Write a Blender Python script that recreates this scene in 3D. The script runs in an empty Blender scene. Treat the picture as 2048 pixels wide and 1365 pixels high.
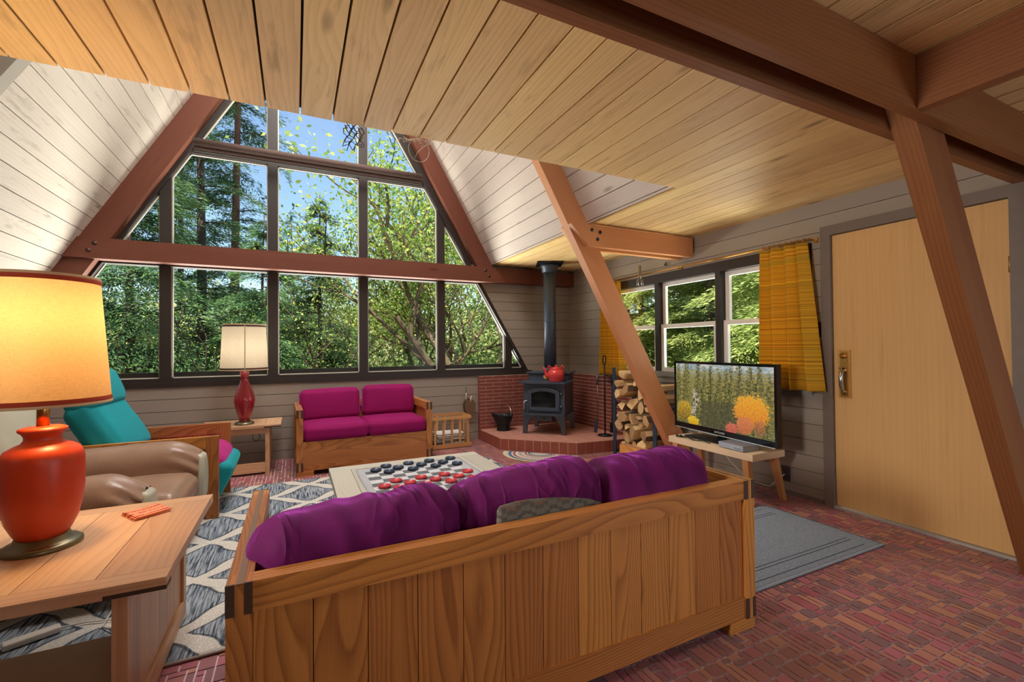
import bpy, math, random
import numpy as np
from mathutils import Vector, Matrix, noise
RN = random.Random(11)
SC = bpy.context.scene
COL = SC.collection
PI = math.pi
def V(*a): return Vector(a)
AX = {'x': V(1,0,0), 'y': V(0,1,0), 'z': V(0,0,1)}

# ------------------------------------------------------------------ camera (level-ish wide lens)
def cam_axes(yaw, pitch, roll):
    f = V(math.sin(yaw)*math.cos(pitch), math.cos(yaw)*math.cos(pitch), math.sin(pitch))
    r = V(math.cos(yaw), -math.sin(yaw), 0)
    d = f.cross(r)
    c, s = math.cos(roll), math.sin(roll)
    return c*r + s*d, -s*r + c*d, f
CAMH = 1.22
r_, d_, f_ = cam_axes(0.44930005, 0.01349205, 0.00852528)
cd = bpy.data.cameras.new('camera'); cam = bpy.data.objects.new('camera', cd); COL.objects.link(cam)
cd.sensor_width = 36; cd.lens = 898.976*36/2048; cd.clip_start = .05; cd.clip_end = 300
cam.matrix_world = Matrix(((r_.x,-d_.x,-f_.x,0),(r_.y,-d_.y,-f_.y,0),(r_.z,-d_.z,-f_.z,CAMH),(0,0,0,1)))
SC.camera = cam

# ------------------------------------------------------------------ mesh builder
class MB:
    def __init__(s):
        s.v=[]; s.f=[]; s.uv=[]; s.r=[]; s.m=[]; s.s=[]; s.M=None
    def add(s, p):
        p = Vector(p)
        if s.M is not None: p = s.M @ p
        s.v.append(p); return len(s.v)-1
    def face(s, idx, uvs=None, rnd=0., mat=0, smooth=False):
        s.f.append(list(idx)); s.uv.append(uvs or [(0,0)]*len(idx)); s.r.append(rnd); s.m.append(mat); s.s.append(smooth)
    def pface(s, pts, g='x', rnd=0., mat=0, off=(0,0)):
        pts = [Vector(p) for p in pts]
        g = AX[g] if isinstance(g,str) else Vector(g).normalized()
        n = (pts[1]-pts[0]).cross(pts[2]-pts[0])
        if n.length < 1e-12: n = V(0,0,1)
        n.normalize()
        if abs(n.dot(g)) > .9:
            a = V(0,0,1) if abs(n.z) < .9 else V(1,0,0)
            uu = n.cross(a).normalized(); vv = n.cross(uu)
            k = .12
        else:
            vv = n.cross(g).normalized(); uu = g; k = 1
        s.face([s.add(p) for p in pts], [(p.dot(uu)*k+off[0], p.dot(vv)+off[1]) for p in pts], rnd, mat)
    def box(s, x0,x1,y0,y1,z0,z1, g='x', rnd=None, mat=0):
        if rnd is None: rnd = RN.random()
        off = (rnd*41.3, rnd*97.7)
        P = [V(x,y,z) for z in (z0,z1) for y in (y0,y1) for x in (x0,x1)]
        for q in ((0,2,3,1),(4,5,7,6),(0,1,5,4),(2,6,7,3),(0,4,6,2),(1,3,7,5)):
            s.pface([P[i] for i in q], g, rnd, mat, off)
        return s
    def prism(s, pts, ext, g='x', rnd=None, mat=0):
        if rnd is None: rnd = RN.random()
        off = (rnd*41.3, rnd*97.7)
        pts = [Vector(p) for p in pts]; ext = Vector(ext)
        nrm = V(0,0,0)
        for i in range(1,len(pts)-1): nrm += (pts[i]-pts[0]).cross(pts[i+1]-pts[0])
        if nrm.dot(ext) > 0: pts = pts[::-1]
        b = [p+ext for p in pts]
        s.pface(pts, g, rnd, mat, off); s.pface(b[::-1], g, rnd, mat, off)
        n = len(pts)
        for i in range(n):
            j = (i+1) % n
            s.pface([pts[j],pts[i],b[i],b[j]], g, rnd, mat, off)
        return s
    def tube(s, pts, r, n=8, r1=None, mat=0, rnd=0., caps=True, rs=None):
        pts = [Vector(p) for p in pts]; rings = []; L = 0; u = None
        for i,p in enumerate(pts):
            t = (pts[min(i+1,len(pts)-1)] - pts[max(i-1,0)])
            t = t.normalized() if t.length > 1e-9 else V(0,0,1)
            if u is None:
                a = V(0,0,1) if abs(t.z) < .9 else V(1,0,0)
                u = t.cross(a).normalized()
            else:
                u = u - t*u.dot(t)
                u = u.normalized() if u.length > 1e-6 else t.orthogonal().normalized()
            w = t.cross(u)
            if i: L += (p-pts[i-1]).length
            k = i/max(1,len(pts)-1)
            rr = rs[i] if rs else (r if r1 is None else r+(r1-r)*k)
            rings.append([(s.add(p+(u*math.cos(2*PI*j/n)+w*math.sin(2*PI*j/n))*rr), (L, rr*2*PI*j/n)) for j in range(n)])
        for a,b in zip(rings, rings[1:]):
            for j in range(n):
                k = (j+1) % n
                s.face([a[j][0],a[k][0],b[k][0],b[j][0]], [a[j][1],a[k][1],b[k][1],b[j][1]], rnd, mat, True)
        if caps:
            s.face([q[0] for q in rings[0]][::-1], None, rnd, mat); s.face([q[0] for q in rings[-1]], None, rnd, mat)
        return s
    def lathe(s, prof, c=(0,0,0), n=32, mat=0, rnd=0., smooth=True, sx=1, sy=1, fn=None):
        rings = []; L = 0
        for i,(r,z) in enumerate(prof):
            if i: L += math.hypot(r-prof[i-1][0], z-prof[i-1][1])
            ring = []
            for j in range(n):
                a = 2*PI*j/n
                rr, zz = (r,z) if fn is None else fn(r,z,a)
                ring.append((s.add(V(c[0]+rr*math.cos(a)*sx, c[1]+rr*math.sin(a)*sy, c[2]+zz)), (L, a*.1)))
            rings.append(ring)
        for a,b in zip(rings, rings[1:]):
            for j in range(n):
                k = (j+1) % n
                s.face([a[j][0],a[k][0],b[k][0],b[j][0]], [a[j][1],a[k][1],b[k][1],b[j][1]], rnd, mat, smooth)
        s.face([q[0] for q in rings[0]][::-1], None, rnd, mat); s.face([q[0] for q in rings[-1]], None, rnd, mat)
        return s
    def grid(s, fn, nu, nv, mat=0, rnd=0., smooth=True, uvs=1.0):
        ids = [[s.add(fn(i/nu, j/nv)) for j in range(nv+1)] for i in range(nu+1)]
        for i in range(nu):
            for j in range(nv):
                s.face([ids[i][j],ids[i+1][j],ids[i+1][j+1],ids[i][j+1]],
                       [(i/nu*uvs,j/nv*uvs),((i+1)/nu*uvs,j/nv*uvs),((i+1)/nu*uvs,(j+1)/nv*uvs),(i/nu*uvs,(j+1)/nv*uvs)], rnd, mat, smooth)
        return s
    def rbox(s, c, size, r, seg=6, puff=(0,0,0), wr=0., wf=(9,9,9), mat=0, seed=0., rnd=.5, shape=None, lo=0.):
        """soft rounded block: size, edge radius, pillow-like puff per axis, wrinkle depth"""
        c = Vector(c); h = [k/2 for k in size]
        r = min(r, min(h)*.98)
        def coords(k):
            inn = k - r; o = []
            for i in range(5): o.append(-inn - r*math.tan(PI/4*(1-i/5)))
            m = max(2, seg)
            for i in range(m+1): o.append(-inn + 2*inn*i/m)
            for i in range(1,6): o.append(inn + r*math.tan(PI/4*i/5))
            return o
        cs = [coords(k) for k in h]; cache = {}
        def vert(q):
            key = tuple(round(t,6) for t in q)
            if key in cache: return cache[key]
            inn = [max(-(h[i]-r), min(h[i]-r, q[i])) for i in range(3)]
            d = V(*(q[i]-inn[i] for i in range(3)))
            d = d.normalized() if d.length > 1e-9 else V(0,0,1)
            p = V(*inn) + d*r
            w = [max(0,1-(q[i]/h[i])**2) for i in range(3)]
            for i in range(3):
                j,k = (i+1)%3,(i+2)%3
                if abs(d[i]) > .05: p[i] += math.copysign(1,d[i])*abs(d[i])*puff[i]*(w[j]*w[k])**.6
            if wr:
                a = V(p.x*wf[0]+seed*7.1, p.y*wf[1]+seed*3.3, p.z*wf[2]+seed)
                t = 1-abs(noise.noise(a))*2.2
                p += d*wr*max(-.5,t)
            if lo: p += d*lo*noise.noise(V(p.x*3+seed*5,p.y*3,p.z*3))
            if shape: p = shape(p)
            cache[key] = s.add(c+p); return cache[key]
        for ax in range(3):
            a,b = (ax+1)%3,(ax+2)%3
            for sg in (-1,1):
                for i in range(len(cs[a])-1):
                    for j in range(len(cs[b])-1):
                        qs = []
                        for (ii,jj) in ((i,j),(i+1,j),(i+1,j+1),(i,j+1)):
                            q = [0,0,0]; q[ax] = sg*h[ax]; q[a] = cs[a][ii]; q[b] = cs[b][jj]; qs.append(q)
                        if sg < 0: qs = qs[::-1]
                        s.face([vert(q) for q in qs], [(q[a],q[b]) for q in qs], rnd, mat, True)
        return s
    def build(s, name, mats, parent=None, bevel=0, loc=None):
        me = bpy.data.meshes.new(name)
        me.from_pydata([tuple(p) for p in s.v], [], s.f)
        uvl = me.uv_layers.new(name='UVMap')
        uvl.data.foreach_set('uv', [c for f in s.uv for t in f for c in t])
        at = me.attributes.new('rnd','FLOAT','FACE'); at.data.foreach_set('value', s.r)
        for m in (mats if isinstance(mats,(list,tuple)) else [mats]): me.materials.append(m)
        me.polygons.foreach_set('material_index', s.m); me.polygons.foreach_set('use_smooth', s.s)
        me.update()
        o = bpy.data.objects.new(name, me); COL.objects.link(o)
        if parent: o.parent = parent
        if loc: o.location = loc
        if bevel:
            b = o.modifiers.new('bevel','BEVEL'); b.width = bevel; b.segments = 2; b.limit_method = 'ANGLE'; b.angle_limit = .7; b.harden_normals = False
        return o

def tag(o, label, cat=None, group=None, kind=None):
    o['label'] = label
    if cat: o['category'] = cat
    if group: o['group'] = group
    if kind: o['kind'] = kind
    return o
def thing(name, label, cat, loc=(0,0,0), rz=0, group=None):
    o = bpy.data.objects.new(name, None); COL.objects.link(o); o.empty_display_size = .1
    o.location = loc; o.rotation_euler = (0,0,rz)
    return tag(o, label, cat, group)
def struct(o, label, cat): return tag(o, label, cat, None, 'structure')
def copy_tree(o, parent=None):
    c = o.copy(); COL.objects.link(c)
    if parent: c.parent = parent
    for ch in list(o.children): copy_tree(ch, c)
    return c
def clip(poly, a, b, c):
    """keep a*x+b*y<=c"""
    out = []
    for i in range(len(poly)):
        p, q = poly[i], poly[(i+1)%len(poly)]
        dp, dq = a*p[0]+b*p[1]-c, a*q[0]+b*q[1]-c
        if dp <= 0: out.append(p)
        if dp*dq < 0:
            t = dp/(dp-dq); out.append((p[0]+(q[0]-p[0])*t, p[1]+(q[1]-p[1])*t))
    return out
def boards(mb, region, to3d, normal, thick, width, off, gap, seed, g, mat=0):
    """strips of width along the 2nd coordinate of a convex region; normal points into the wall"""
    v0 = min(p[1] for p in region); v1 = max(p[1] for p in region)
    k = math.floor((v0-off)/width)
    while off+k*width < v1:
        a, b = off+k*width+gap/2, off+(k+1)*width-gap/2
        q = clip(clip(region, 0,-1,-a), 0,1,b)
        if len(q) >= 3:
            rr = random.Random(seed*1000+k).random()
            mb.prism([to3d(*p) for p in q], normal*thick, g, rr, mat)
        k += 1
    # dark backing behind the joints
    n = normal*thick*.9
    pts = [to3d(*p)+n for p in region]
    mb.prism(pts, normal*.03, g, .5, 1)

# ------------------------------------------------------------------ materials
def lin(c):
    return tuple((x/12.92 if x <= .04045 else ((x+.055)/1.055)**2.4) for x in (k/255 for k in c))
class NT:
    def __init__(s, name):
        s.mat = bpy.data.materials.new(name); s.mat.use_nodes = True
        s.nt = s.mat.node_tree; s.nt.nodes.clear()
    def n(s, t, ins=None, **kw):
        nd = s.nt.nodes.new(t)
        for k,v in kw.items(): setattr(nd, k, v)
        for k,v in (ins or {}).items():
            sk = nd.inputs[k]
            if isinstance(v, bpy.types.NodeSocket): s.nt.links.new(v, sk)
            else: sk.default_value = v
        return nd
    def m(s, op, a, b=0., c=0., clamp=False):
        return s.n('ShaderNodeMath', {0:a,1:b,2:c}, operation=op, use_clamp=clamp).outputs[0]
    def mix(s, f, a, b, mode='MIX'):
        nd = s.nt.nodes.new('ShaderNodeMix'); nd.data_type = 'RGBA'; nd.blend_type = mode
        for k,v in ((0,f),(6,a),(7,b)):
            if isinstance(v, bpy.types.NodeSocket): s.nt.links.new(v, nd.inputs[k])
            else: nd.inputs[k].default_value = v if k == 0 else (*v[:3],1)
        return nd.outputs[2]
    def noise(s, vec, scale, detail=2., rough=.5, dist=0., dim='3D'):
        return s.n('ShaderNodeTexNoise', {'Vector':vec,'Scale':scale,'Detail':detail,'Roughness':rough,'Distortion':dist}, noise_dimensions=dim).outputs[0]
    def ramp(s, f, a, b):
        return s.n('ShaderNodeMapRange', {0:f,1:a,2:b,3:0.,4:1.}).outputs[0]
    def out(s, sh): s.n('ShaderNodeOutputMaterial', {'Surface':sh}); return s.mat
    def bsdf(s, col, rough=.5, metal=0., **kw):
        ins = {'Roughness':rough,'Metallic':metal}
        ins['Base Color'] = col if isinstance(col, bpy.types.NodeSocket) else (*col[:3],1)
        for k,v in kw.items(): ins[k] = v
        return s.n('ShaderNodeBsdfPrincipled', ins).outputs[0]
    def bump(s, h, st=.2, dist=.01): return s.n('ShaderNodeBump', {'Height':h,'Strength':st,'Distance':dist}).outputs[0]
def plain(name, c, rough=.5, metal=0., var=.12, scale=14., bump=0., **kw):
    t = NT(name); c = lin(c)
    oc = t.n('ShaderNodeTexCoord').outputs['Object']
    f = t.noise(oc, scale, 4.)
    col = t.mix(f, tuple(k*(1-var) for k in c), tuple(min(1,k*(1+var)) for k in c))
    ex = dict(kw)
    if bump: ex['Normal'] = t.bump(t.noise(oc, scale*6, 3.), bump)
    return t.out(t.bsdf(col, rough, metal, **ex))
def wood(name, base, dark, rough=.5, rings=55., ring=.5, fib=.3, knots=.5, tint=.35, bump=.12, smudge=0., smudge_c=(60,55,45), spec=.4, warp=5.0, knot_c=None, us=1.0, wf=(.9,6.)):
    t = NT(name); base, dark = lin(base), lin(dark)
    uv = t.n('ShaderNodeUVMap', uv_map='UVMap').outputs[0]
    rnd = t.n('ShaderNodeAttribute', attribute_name='rnd').outputs['Fac']
    sep = t.n('ShaderNodeSeparateXYZ', {0:uv}); u, v = sep.outputs[0], sep.outputs[1]
    def vec(a, b): return t.n('ShaderNodeCombineXYZ', {0:t.m('MULTIPLY',u,a*us),1:t.m('MULTIPLY',v,b),2:t.m('MULTIPLY',rnd,13.)}).outputs[0]
    warpn = t.noise(vec(wf[0],wf[1]), 1., 1.5, .5)
    # knots
    kv = t.n('ShaderNodeTexVoronoi', {'Vector':vec(1.5,5.2),'Scale':1.,'Randomness':1.}, feature='F1', voronoi_dimensions='3D')
    kd = kv.outputs['Distance']
    kr = t.n('ShaderNodeSeparateColor', {0:kv.outputs['Color']}).outputs[0]
    kon = t.m('LESS_THAN', kr, knots)
    kmask = t.m('MULTIPLY', t.m('SUBTRACT',1.,t.ramp(kd,.03,.13)), kon)
    kpull = t.m('MULTIPLY', t.m('SUBTRACT',1.,t.ramp(kd,.0,.42)), kon)
    w = t.m('ADD', t.m('ADD', t.m('MULTIPLY',v,rings), t.m('MULTIPLY',warpn,warp)), t.m('MULTIPLY',kpull,2.2))
    rg = t.m('MULTIPLY', t.m('POWER', t.m('FRACT',w), 2.2), t.m('SUBTRACT',1.,t.ramp(t.m('FRACT',w),.90,1.)))
    fb = t.noise(vec(5.,320.), 1., 2., .6)
    bl = t.noise(vec(1.1,9.), 1.3, 3., .55)
    fac = t.m('ADD', t.m('MULTIPLY',rg,ring), t.m('MULTIPLY',t.m('SUBTRACT',fb,.35),fib), clamp=True)
    fac = t.m('ADD', fac, t.m('MULTIPLY',t.m('SUBTRACT',bl,.5),.5), clamp=True)
    col = t.mix(fac, base, dark)
    kc = lin(knot_c) if knot_c else tuple(k*.45 for k in dark)
    col = t.mix(t.m('MULTIPLY',kmask,.8), col, kc)
    if smudge:
        sm = t.ramp(t.noise(vec(1.6,11.), 1.6, 5., .65), .56, .74)
        col = t.mix(t.m('MULTIPLY',sm,smudge), col, lin(smudge_c))
    val = t.m('ADD', 1.-tint/2, t.m('MULTIPLY',rnd,tint))
    hs = t.n('ShaderNodeHueSaturation', {'Hue':t.m('ADD',.495,t.m('MULTIPLY',rnd,.012)),'Saturation':1.,'Value':val,'Fac':1.,'Color':col})
    return t.out(t.bsdf(hs.outputs[0], rough, Normal=t.bump(t.m('ADD',t.m('MULTIPLY',rg,.5),fb),bump,.004), **{'Specular IOR Level':spec}))
def fabric(name, c, rough=.9, sheen=0., sheen_c=None, var=.15, weave=900., bump=.15, shade2=None, fold=0., fs=(7.,5.,3.)):
    t = NT(name); c = lin(c)
    oc = t.n('ShaderNodeTexCoord').outputs['Object']
    f = t.noise(oc, 5., 3.); g = t.noise(oc, weave, 1.)
    col = t.mix(t.m('ADD',t.m('MULTIPLY',f,.6),t.m('MULTIPLY',g,.4)), tuple(k*(1-var) for k in c), tuple(min(1,k*(1+var)) for k in (lin(shade2) if shade2 else c)))
    kw = {}
    if sheen: kw = {'Sheen Weight':sheen,'Sheen Roughness':.35,'Sheen Tint':(*lin(sheen_c or (255,255,255)),1)}
    nb = t.bump(g,bump,.002)
    if fold:
        mp = t.n('ShaderNodeMapping', {'Vector':oc,'Rotation':(.3,.5,.35),'Scale':fs}).outputs[0]
        a = t.noise(mp, 1., 1.5, .45, .6)
        rg = t.m('POWER', t.m('SUBTRACT', 1., t.m('MULTIPLY', t.m('ABSOLUTE', t.m('SUBTRACT',a,.5)), 5.), clamp=True), 2.)
        mk = t.ramp(t.noise(oc,4.,1.), .42, .62)
        nb = t.n('ShaderNodeBump', {'Height':t.m('MULTIPLY',rg,mk),'Strength':fold,'Distance':.018,'Normal':nb}).outputs[0]
    return t.out(t.bsdf(col, rough, Normal=nb, **{'Specular IOR Level':.2}, **kw))

W_CEIL  = wood('pine ceiling boards', (238,206,146), (184,142,84), .55, 40, .30, .4, .6, .22, .2, .5, (118,94,56), .3, 12., wf=(.6,4.))
W_WHITE = wood('whitewashed boards', (202,192,180), (168,157,144), .6, 40, .25, .3, .5, .12, .1, .75, (138,126,112), .3, 4., (120,108,96))
W_MAUVE = wood('greyed slope boards', (192,178,168), (164,150,142), .6, 40, .25, .3, .4, .12, .1, .25, (134,122,112), .3, 4., (116,104,98))
W_GREY  = wood('grey painted boards', (152,142,132), (136,126,117), .6, 40, .12, .2, .4, .10, .08, .12, (112,104,96), .3, 4., (98,84,72))
M_JOINT = plain('dark board joint', (46,38,32), .9)
W_RED   = wood('redwood stained beam', (110,62,46), (80,42,30), .55, 60, .35, .35, .3, .10, .12, .2, (62,34,24), .3, 4.)
W_POST  = wood('fir post', (216,154,104), (180,116,70), .5, 70, .3, .35, .35, .16, .1, 0, spec=.3, knot_c=(110,58,30))
W_NEAR  = wood('fir beam', (140,88,52), (94,55,32), .5, 60, .45, .4, .3, .16, .14, .2, (104,56,28), .3, 5.)
W_SOFA  = wood('oiled pine furniture', (196,128,64), (112,58,24), .38, 40, .66, .42, .35, .40, .10, 0, spec=.45, warp=26., wf=(.6,3.6), knot_c=(50,22,10))
W_SOFAD = plain('dark end grain', (70,44,30), .5)
W_TABLE = wood('honey pine', (206,164,128), (170,118,84), .38, 30, .45, .35, .15, .3, .06, 0, spec=.5, warp=6.)
W_PALE  = wood('pale bleached pine', (186,182,170), (160,152,138), .5, 55, .3, .35, .1, .14, .06, 0, spec=.4, warp=5.)
W_BIRCH = wood('birch ply', (214,190,158), (190,160,124), .5, 50, .25, .3, .1, .1, .05, 0, spec=.4)
W_LEG   = wood('oak leg', (190,136,86), (156,104,60), .5, 60, .4, .35, .0, .1, .05, 0)
W_DOOR  = wood('birch veneer door', (216,174,114), (192,146,92), .5, 30, .2, .55, .0, .05, .04, .3, (170,116,70), .35, 3., us=.5)
W_CRATE = wood('crate pine', (198,146,92), (166,108,60), .5, 60, .4, .3, .1, .2, .05, 0)
M_BROWNTRIM = plain('dark brown window paint', (42,33,29), .5)
M_STOP  = plain('pale glazing stop', (206,200,186), .5)
M_WHITEP= plain('white sash paint', (240,240,238), .45, var=.04)
M_SILL  = plain('weathered blue grey sill', (138,140,138), .6, var=.2)
M_TRIM  = plain('taupe door casing', (112,100,92), .5)
M_IRON  = plain('blue black cast iron', (70,80,95), .42, .3, .2, 30, .05)
M_IRON2 = plain('grey steel', (92,100,112), .35, .8, .1)
M_BLACK = plain('black plastic', (18,18,20), .3)
M_BLACKM= plain('matt black metal', (30,32,36), .5, .5)
M_STEELB= plain('blue painted steel', (58,74,92), .45, .5)
M_CHROME= plain('bright nickel', (190,190,192), .2, 1.)
M_BRASS = plain('antique brass', (186,142,78), .3, 1., .2, 40)
M_BRONZE= plain('dull brass base', (128,120,96), .35, .9, .2)
M_GOLDPL= plain('gold escutcheon', (206,158,88), .35, .7, .15, 30)
M_BRICKR= plain('red hearth brick', (128,64,56), .7, 0, .22, 18, .25)
M_GROUT = plain('pale mortar', (206,176,158), .9)
M_HTILE = plain('hearth quarry tile', (142,74,58), .5, 0, .18, 12)
M_HTOP  = plain('hearth top tile', (192,138,122), .38, 0, .12, 10)
M_ENAMEL= plain('red speckled enamel', (206,62,60), .18, 0, .3, 120)
M_REDLAMP = plain('crimson ceramic', (150,32,44), .25, 0, .15, 8, **{'Coat Weight':.4})
M_ORANGE= plain('orange ceramic', (206,66,28), .38, 0, .1, 6)
M_LEATHER = plain('taupe leather', (146,116,96), .34, 0, .14, 9, .10)
M_LEATHERLIT= plain('pale lit leather', (176,174,156), .4, 0, .1, 9, .05)  # paler leather: the light on the chair back is put into this colour
M_TEAL  = fabric('teal upholstery', (32,146,156), .9, .25, (120,230,235))
M_PINK  = fabric('magenta upholstery', (176,42,122), .9, .35, (255,150,220), fold=.5, fs=(3.,11.,4.))
M_VELVET= fabric('magenta velvet', (136,10,84), .8, .6, (250,90,200), .2, fold=.12, fs=(4.,4.,3.))
M_PURPLE= fabric('purple velvet', (92,10,80), .75, .65, (215,90,230), .22, fold=.75, fs=(11.,3.,4.5))
M_PURPLE2= fabric('dark underside velvet', (60,16,54), .9)
M_NEWS  = plain('newsprint', (196,192,186), .9, 0, .25, 60)
M_CORD  = plain('white cord', (206,200,190), .5)
M_DCORD = plain('dark cord', (48,36,28), .5)
M_SILVER= plain('silver plastic', (150,158,168), .35, .5)
M_COPPER= plain('dark leather bellows', (52,42,36), .6)
M_BELLOW= plain('dark varnished bellows board', (104,78,54), .4)
M_LOGEND= wood('split log face', (218,186,138), (186,140,92), .8, 70, .4, .5, .2, .35, .2, .25, (150,104,70), .2)
W_LOGS = M_LOGEND
W_LOGD = wood('weathered log face', (170,132,96), (112,80,54), .85, 50, .5, .5, .2, .35, .2, .4, (84,62,48), .2)
M_BARK  = plain('log bark', (104,84,68), .95, 0, .5, 22, .6)
M_BLIND = None
def mat_floor():
    t = NT('brick pattern sheet floor')
    rnd = t.n('ShaderNodeAttribute', attribute_name='rnd').outputs['Fac']
    oc = t.n('ShaderNodeTexCoord').outputs['Object']
    rp = t.n('ShaderNodeValToRGB', {0:rnd})
    cs = [(164,76,96),(142,86,98),(192,130,106),(172,102,102),(178,94,114),(120,86,98),(182,118,108),(156,94,100)]
    rp.color_ramp.interpolation = 'CONSTANT'
    el = rp.color_ramp.elements
    while len(el) < len(cs): el.new(.5)
    for i,c in enumerate(cs): el[i].position = i/len(cs); el[i].color = (*lin(c),1)
    sp = t.noise(oc, 260., 2., .7)
    bl = t.noise(oc, 1.3, 3.)
    col = t.mix(t.ramp(sp,.3,.75), rp.outputs[0], (.34,.21,.19), 'MIX')
    col = t.mix(.55, rp.outputs[0], col)
    col = t.mix(t.ramp(bl,.5,.8), col, lin((134,92,80)))
    return t.out(t.bsdf(col, .36, Normal=t.bump(sp,.12,.002), **{'Specular IOR Level':.45}))
M_FLOOR = mat_floor()
M_MORTAR = plain('floor mortar lines', (216,194,200), .6, 0, .2, 40)
def mat_glass():
    t = NT('window glass')
    fr = t.n('ShaderNodeFresnel', {'IOR':1.35}).outputs[0]
    tr = t.n('ShaderNodeBsdfTransparent', {'Color':(.96,.98,.97,1)}).outputs[0]
    gl = t.n('ShaderNodeBsdfGlossy', {'Roughness':.02}).outputs[0]
    return t.out(t.n('ShaderNodeMixShader', {0:t.m('MULTIPLY',fr,.07),1:tr,2:gl}).outputs[0])
M_GLASS = mat_glass()
def mat_rug():
    t = NT('woven trellis rug')
    oc = t.n('ShaderNodeTexCoord').outputs['Object']
    s = t.n('ShaderNodeSeparateXYZ', {0:oc})
    wob = t.noise(oc, 6., 2.)
    w2 = t.m('MULTIPLY', t.m('SUBTRACT',wob,.5), .07)
    u = t.m('ADD', t.m('DIVIDE', t.m('ADD',s.outputs[0],.48), .58), w2)
    v = t.m('ADD', t.m('DIVIDE', t.m('ADD',s.outputs[1],-2.346), .52), w2)
    def line(a): return t.m('PINGPONG', a, .5)
    v = t.m('ADD', v, t.m('MULTIPLY', t.m('SINE', t.m('MULTIPLY',v,4*PI)), .038))
    d = t.m('MINIMUM', line(t.m('ADD',u,v)), line(t.m('SUBTRACT',u,v)))
    white = t.m('SUBTRACT', 1., t.ramp(d,.085,.10))
    edge = t.m('MULTIPLY', t.ramp(d,.085,.10), t.m('SUBTRACT',1.,t.ramp(d,.115,.13)))
    st = t.n('ShaderNodeCombineXYZ', {0:t.m('MULTIPLY',s.outputs[0],105.),1:t.m('MULTIPLY',s.outputs[1],6.),2:0.}).outputs[0]
    n1 = t.noise(st, 1., 3., .6)
    n2 = t.noise(oc, 170., 2.)
    streak = t.mix(t.ramp(n1,.40,.56), lin((58,70,86)), lin((160,168,176)))
    streak = t.mix(t.ramp(t.noise(st,.35,2.),.55,.7), streak, lin((112,126,142)))
    wcol = t.mix(t.ramp(n2,.3,.7), lin((178,174,166)), lin((222,218,210)))
    col = t.mix(white, streak, wcol)
    col = t.mix(t.m('MULTIPLY',edge,.7), col, lin((40,46,56)))
    h = t.m('ADD', t.m('MULTIPLY',white,1.), t.m('MULTIPLY',n1,.5))
    return t.out(t.bsdf(col, .95, Normal=t.bump(t.m('ADD',h,t.m('MULTIPLY',n2,.3)),.5,.008), **{'Specular IOR Level':.1}))
def mat_runner():
    t = NT('ribbed grey blue runner')
    oc = t.n('ShaderNodeTexCoord').outputs['Object']
    s = t.n('ShaderNodeSeparateXYZ', {0:oc})
    y, x = s.outputs[1], s.outputs[0]      # local: y from 0 (near edge)
    e = t.m('MINIMUM', y, t.m('SUBTRACT',.765,y))
    def band(a,b): return t.m('MULTIPLY', t.m('GREATER_THAN',e,a), t.m('LESS_THAN',e,b))
    dark = t.m('ADD', t.m('ADD', band(-.1,.012), band(.05,.056)), t.m('ADD', band(.125,.131), band(.15,.156)), clamp=True)
    cx = t.m('LESS_THAN', x, 1.09)
    rib = t.m('PINGPONG', t.m('MULTIPLY',y,90.), .5)
    n = t.noise(oc, 240., 2.)
    col = t.mix(t.ramp(n,.3,.7), lin((106,118,132)), lin((158,168,180)))
    col = t.mix(t.m('MULTIPLY',t.m('MULTIPLY',dark,cx),.85), col, lin((34,38,46)))
    return t.out(t.bsdf(col, .95, Normal=t.bump(t.m('ADD',rib,n),.4,.004), **{'Specular IOR Level':.1}))
def mat_halfmoon():
    t = NT('braided half round rug')
    oc = t.n('ShaderNodeTexCoord').outputs['Object']
    s = t.n('ShaderNodeSeparateXYZ', {0:oc})
    r = t.m('SQRT', t.m('ADD', t.m('POWER',t.m('DIVIDE',s.outputs[0],.43),2.), t.m('POWER',t.m('DIVIDE',s.outputs[1],.43),2.)))
    a = t.m('ARCTAN2', s.outputs[1], s.outputs[0])
    rp = t.n('ShaderNodeValToRGB', {0:r}); rp.color_ramp.interpolation = 'CONSTANT'
    C = [(0,(196,186,174)),(.20,(160,170,172)),(.28,(44,62,96)),(.33,(206,200,190)),(.36,(156,74,74)),(.42,(200,192,182)),(.62,(226,222,214)),(.66,(150,72,72)),(.73,(206,198,188)),(.77,(38,92,128)),(.85,(196,190,176)),(.93,(214,198,164))]
    el = rp.color_ramp.elements
    while len(el) < len(C): el.new(.5)
    for i,(p,c) in enumerate(C): el[i].position = p; el[i].color = (*lin(c),1)
    dots = t.m('MULTIPLY', t.m('GREATER_THAN', t.m('SINE',t.m('MULTIPLY',a,44.)), .3), t.m('MULTIPLY',t.m('GREATER_THAN',r,.5),t.m('LESS_THAN',r,.58)))
    col = t.mix(dots, rp.outputs[0], lin((60,66,80)))
    n = t.noise(oc, 200., 2.)
    col = t.mix(t.m('MULTIPLY',n,.3), col, lin((150,140,130)))
    return t.out(t.bsdf(col, .95, Normal=t.bump(n,.4,.003)))
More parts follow.
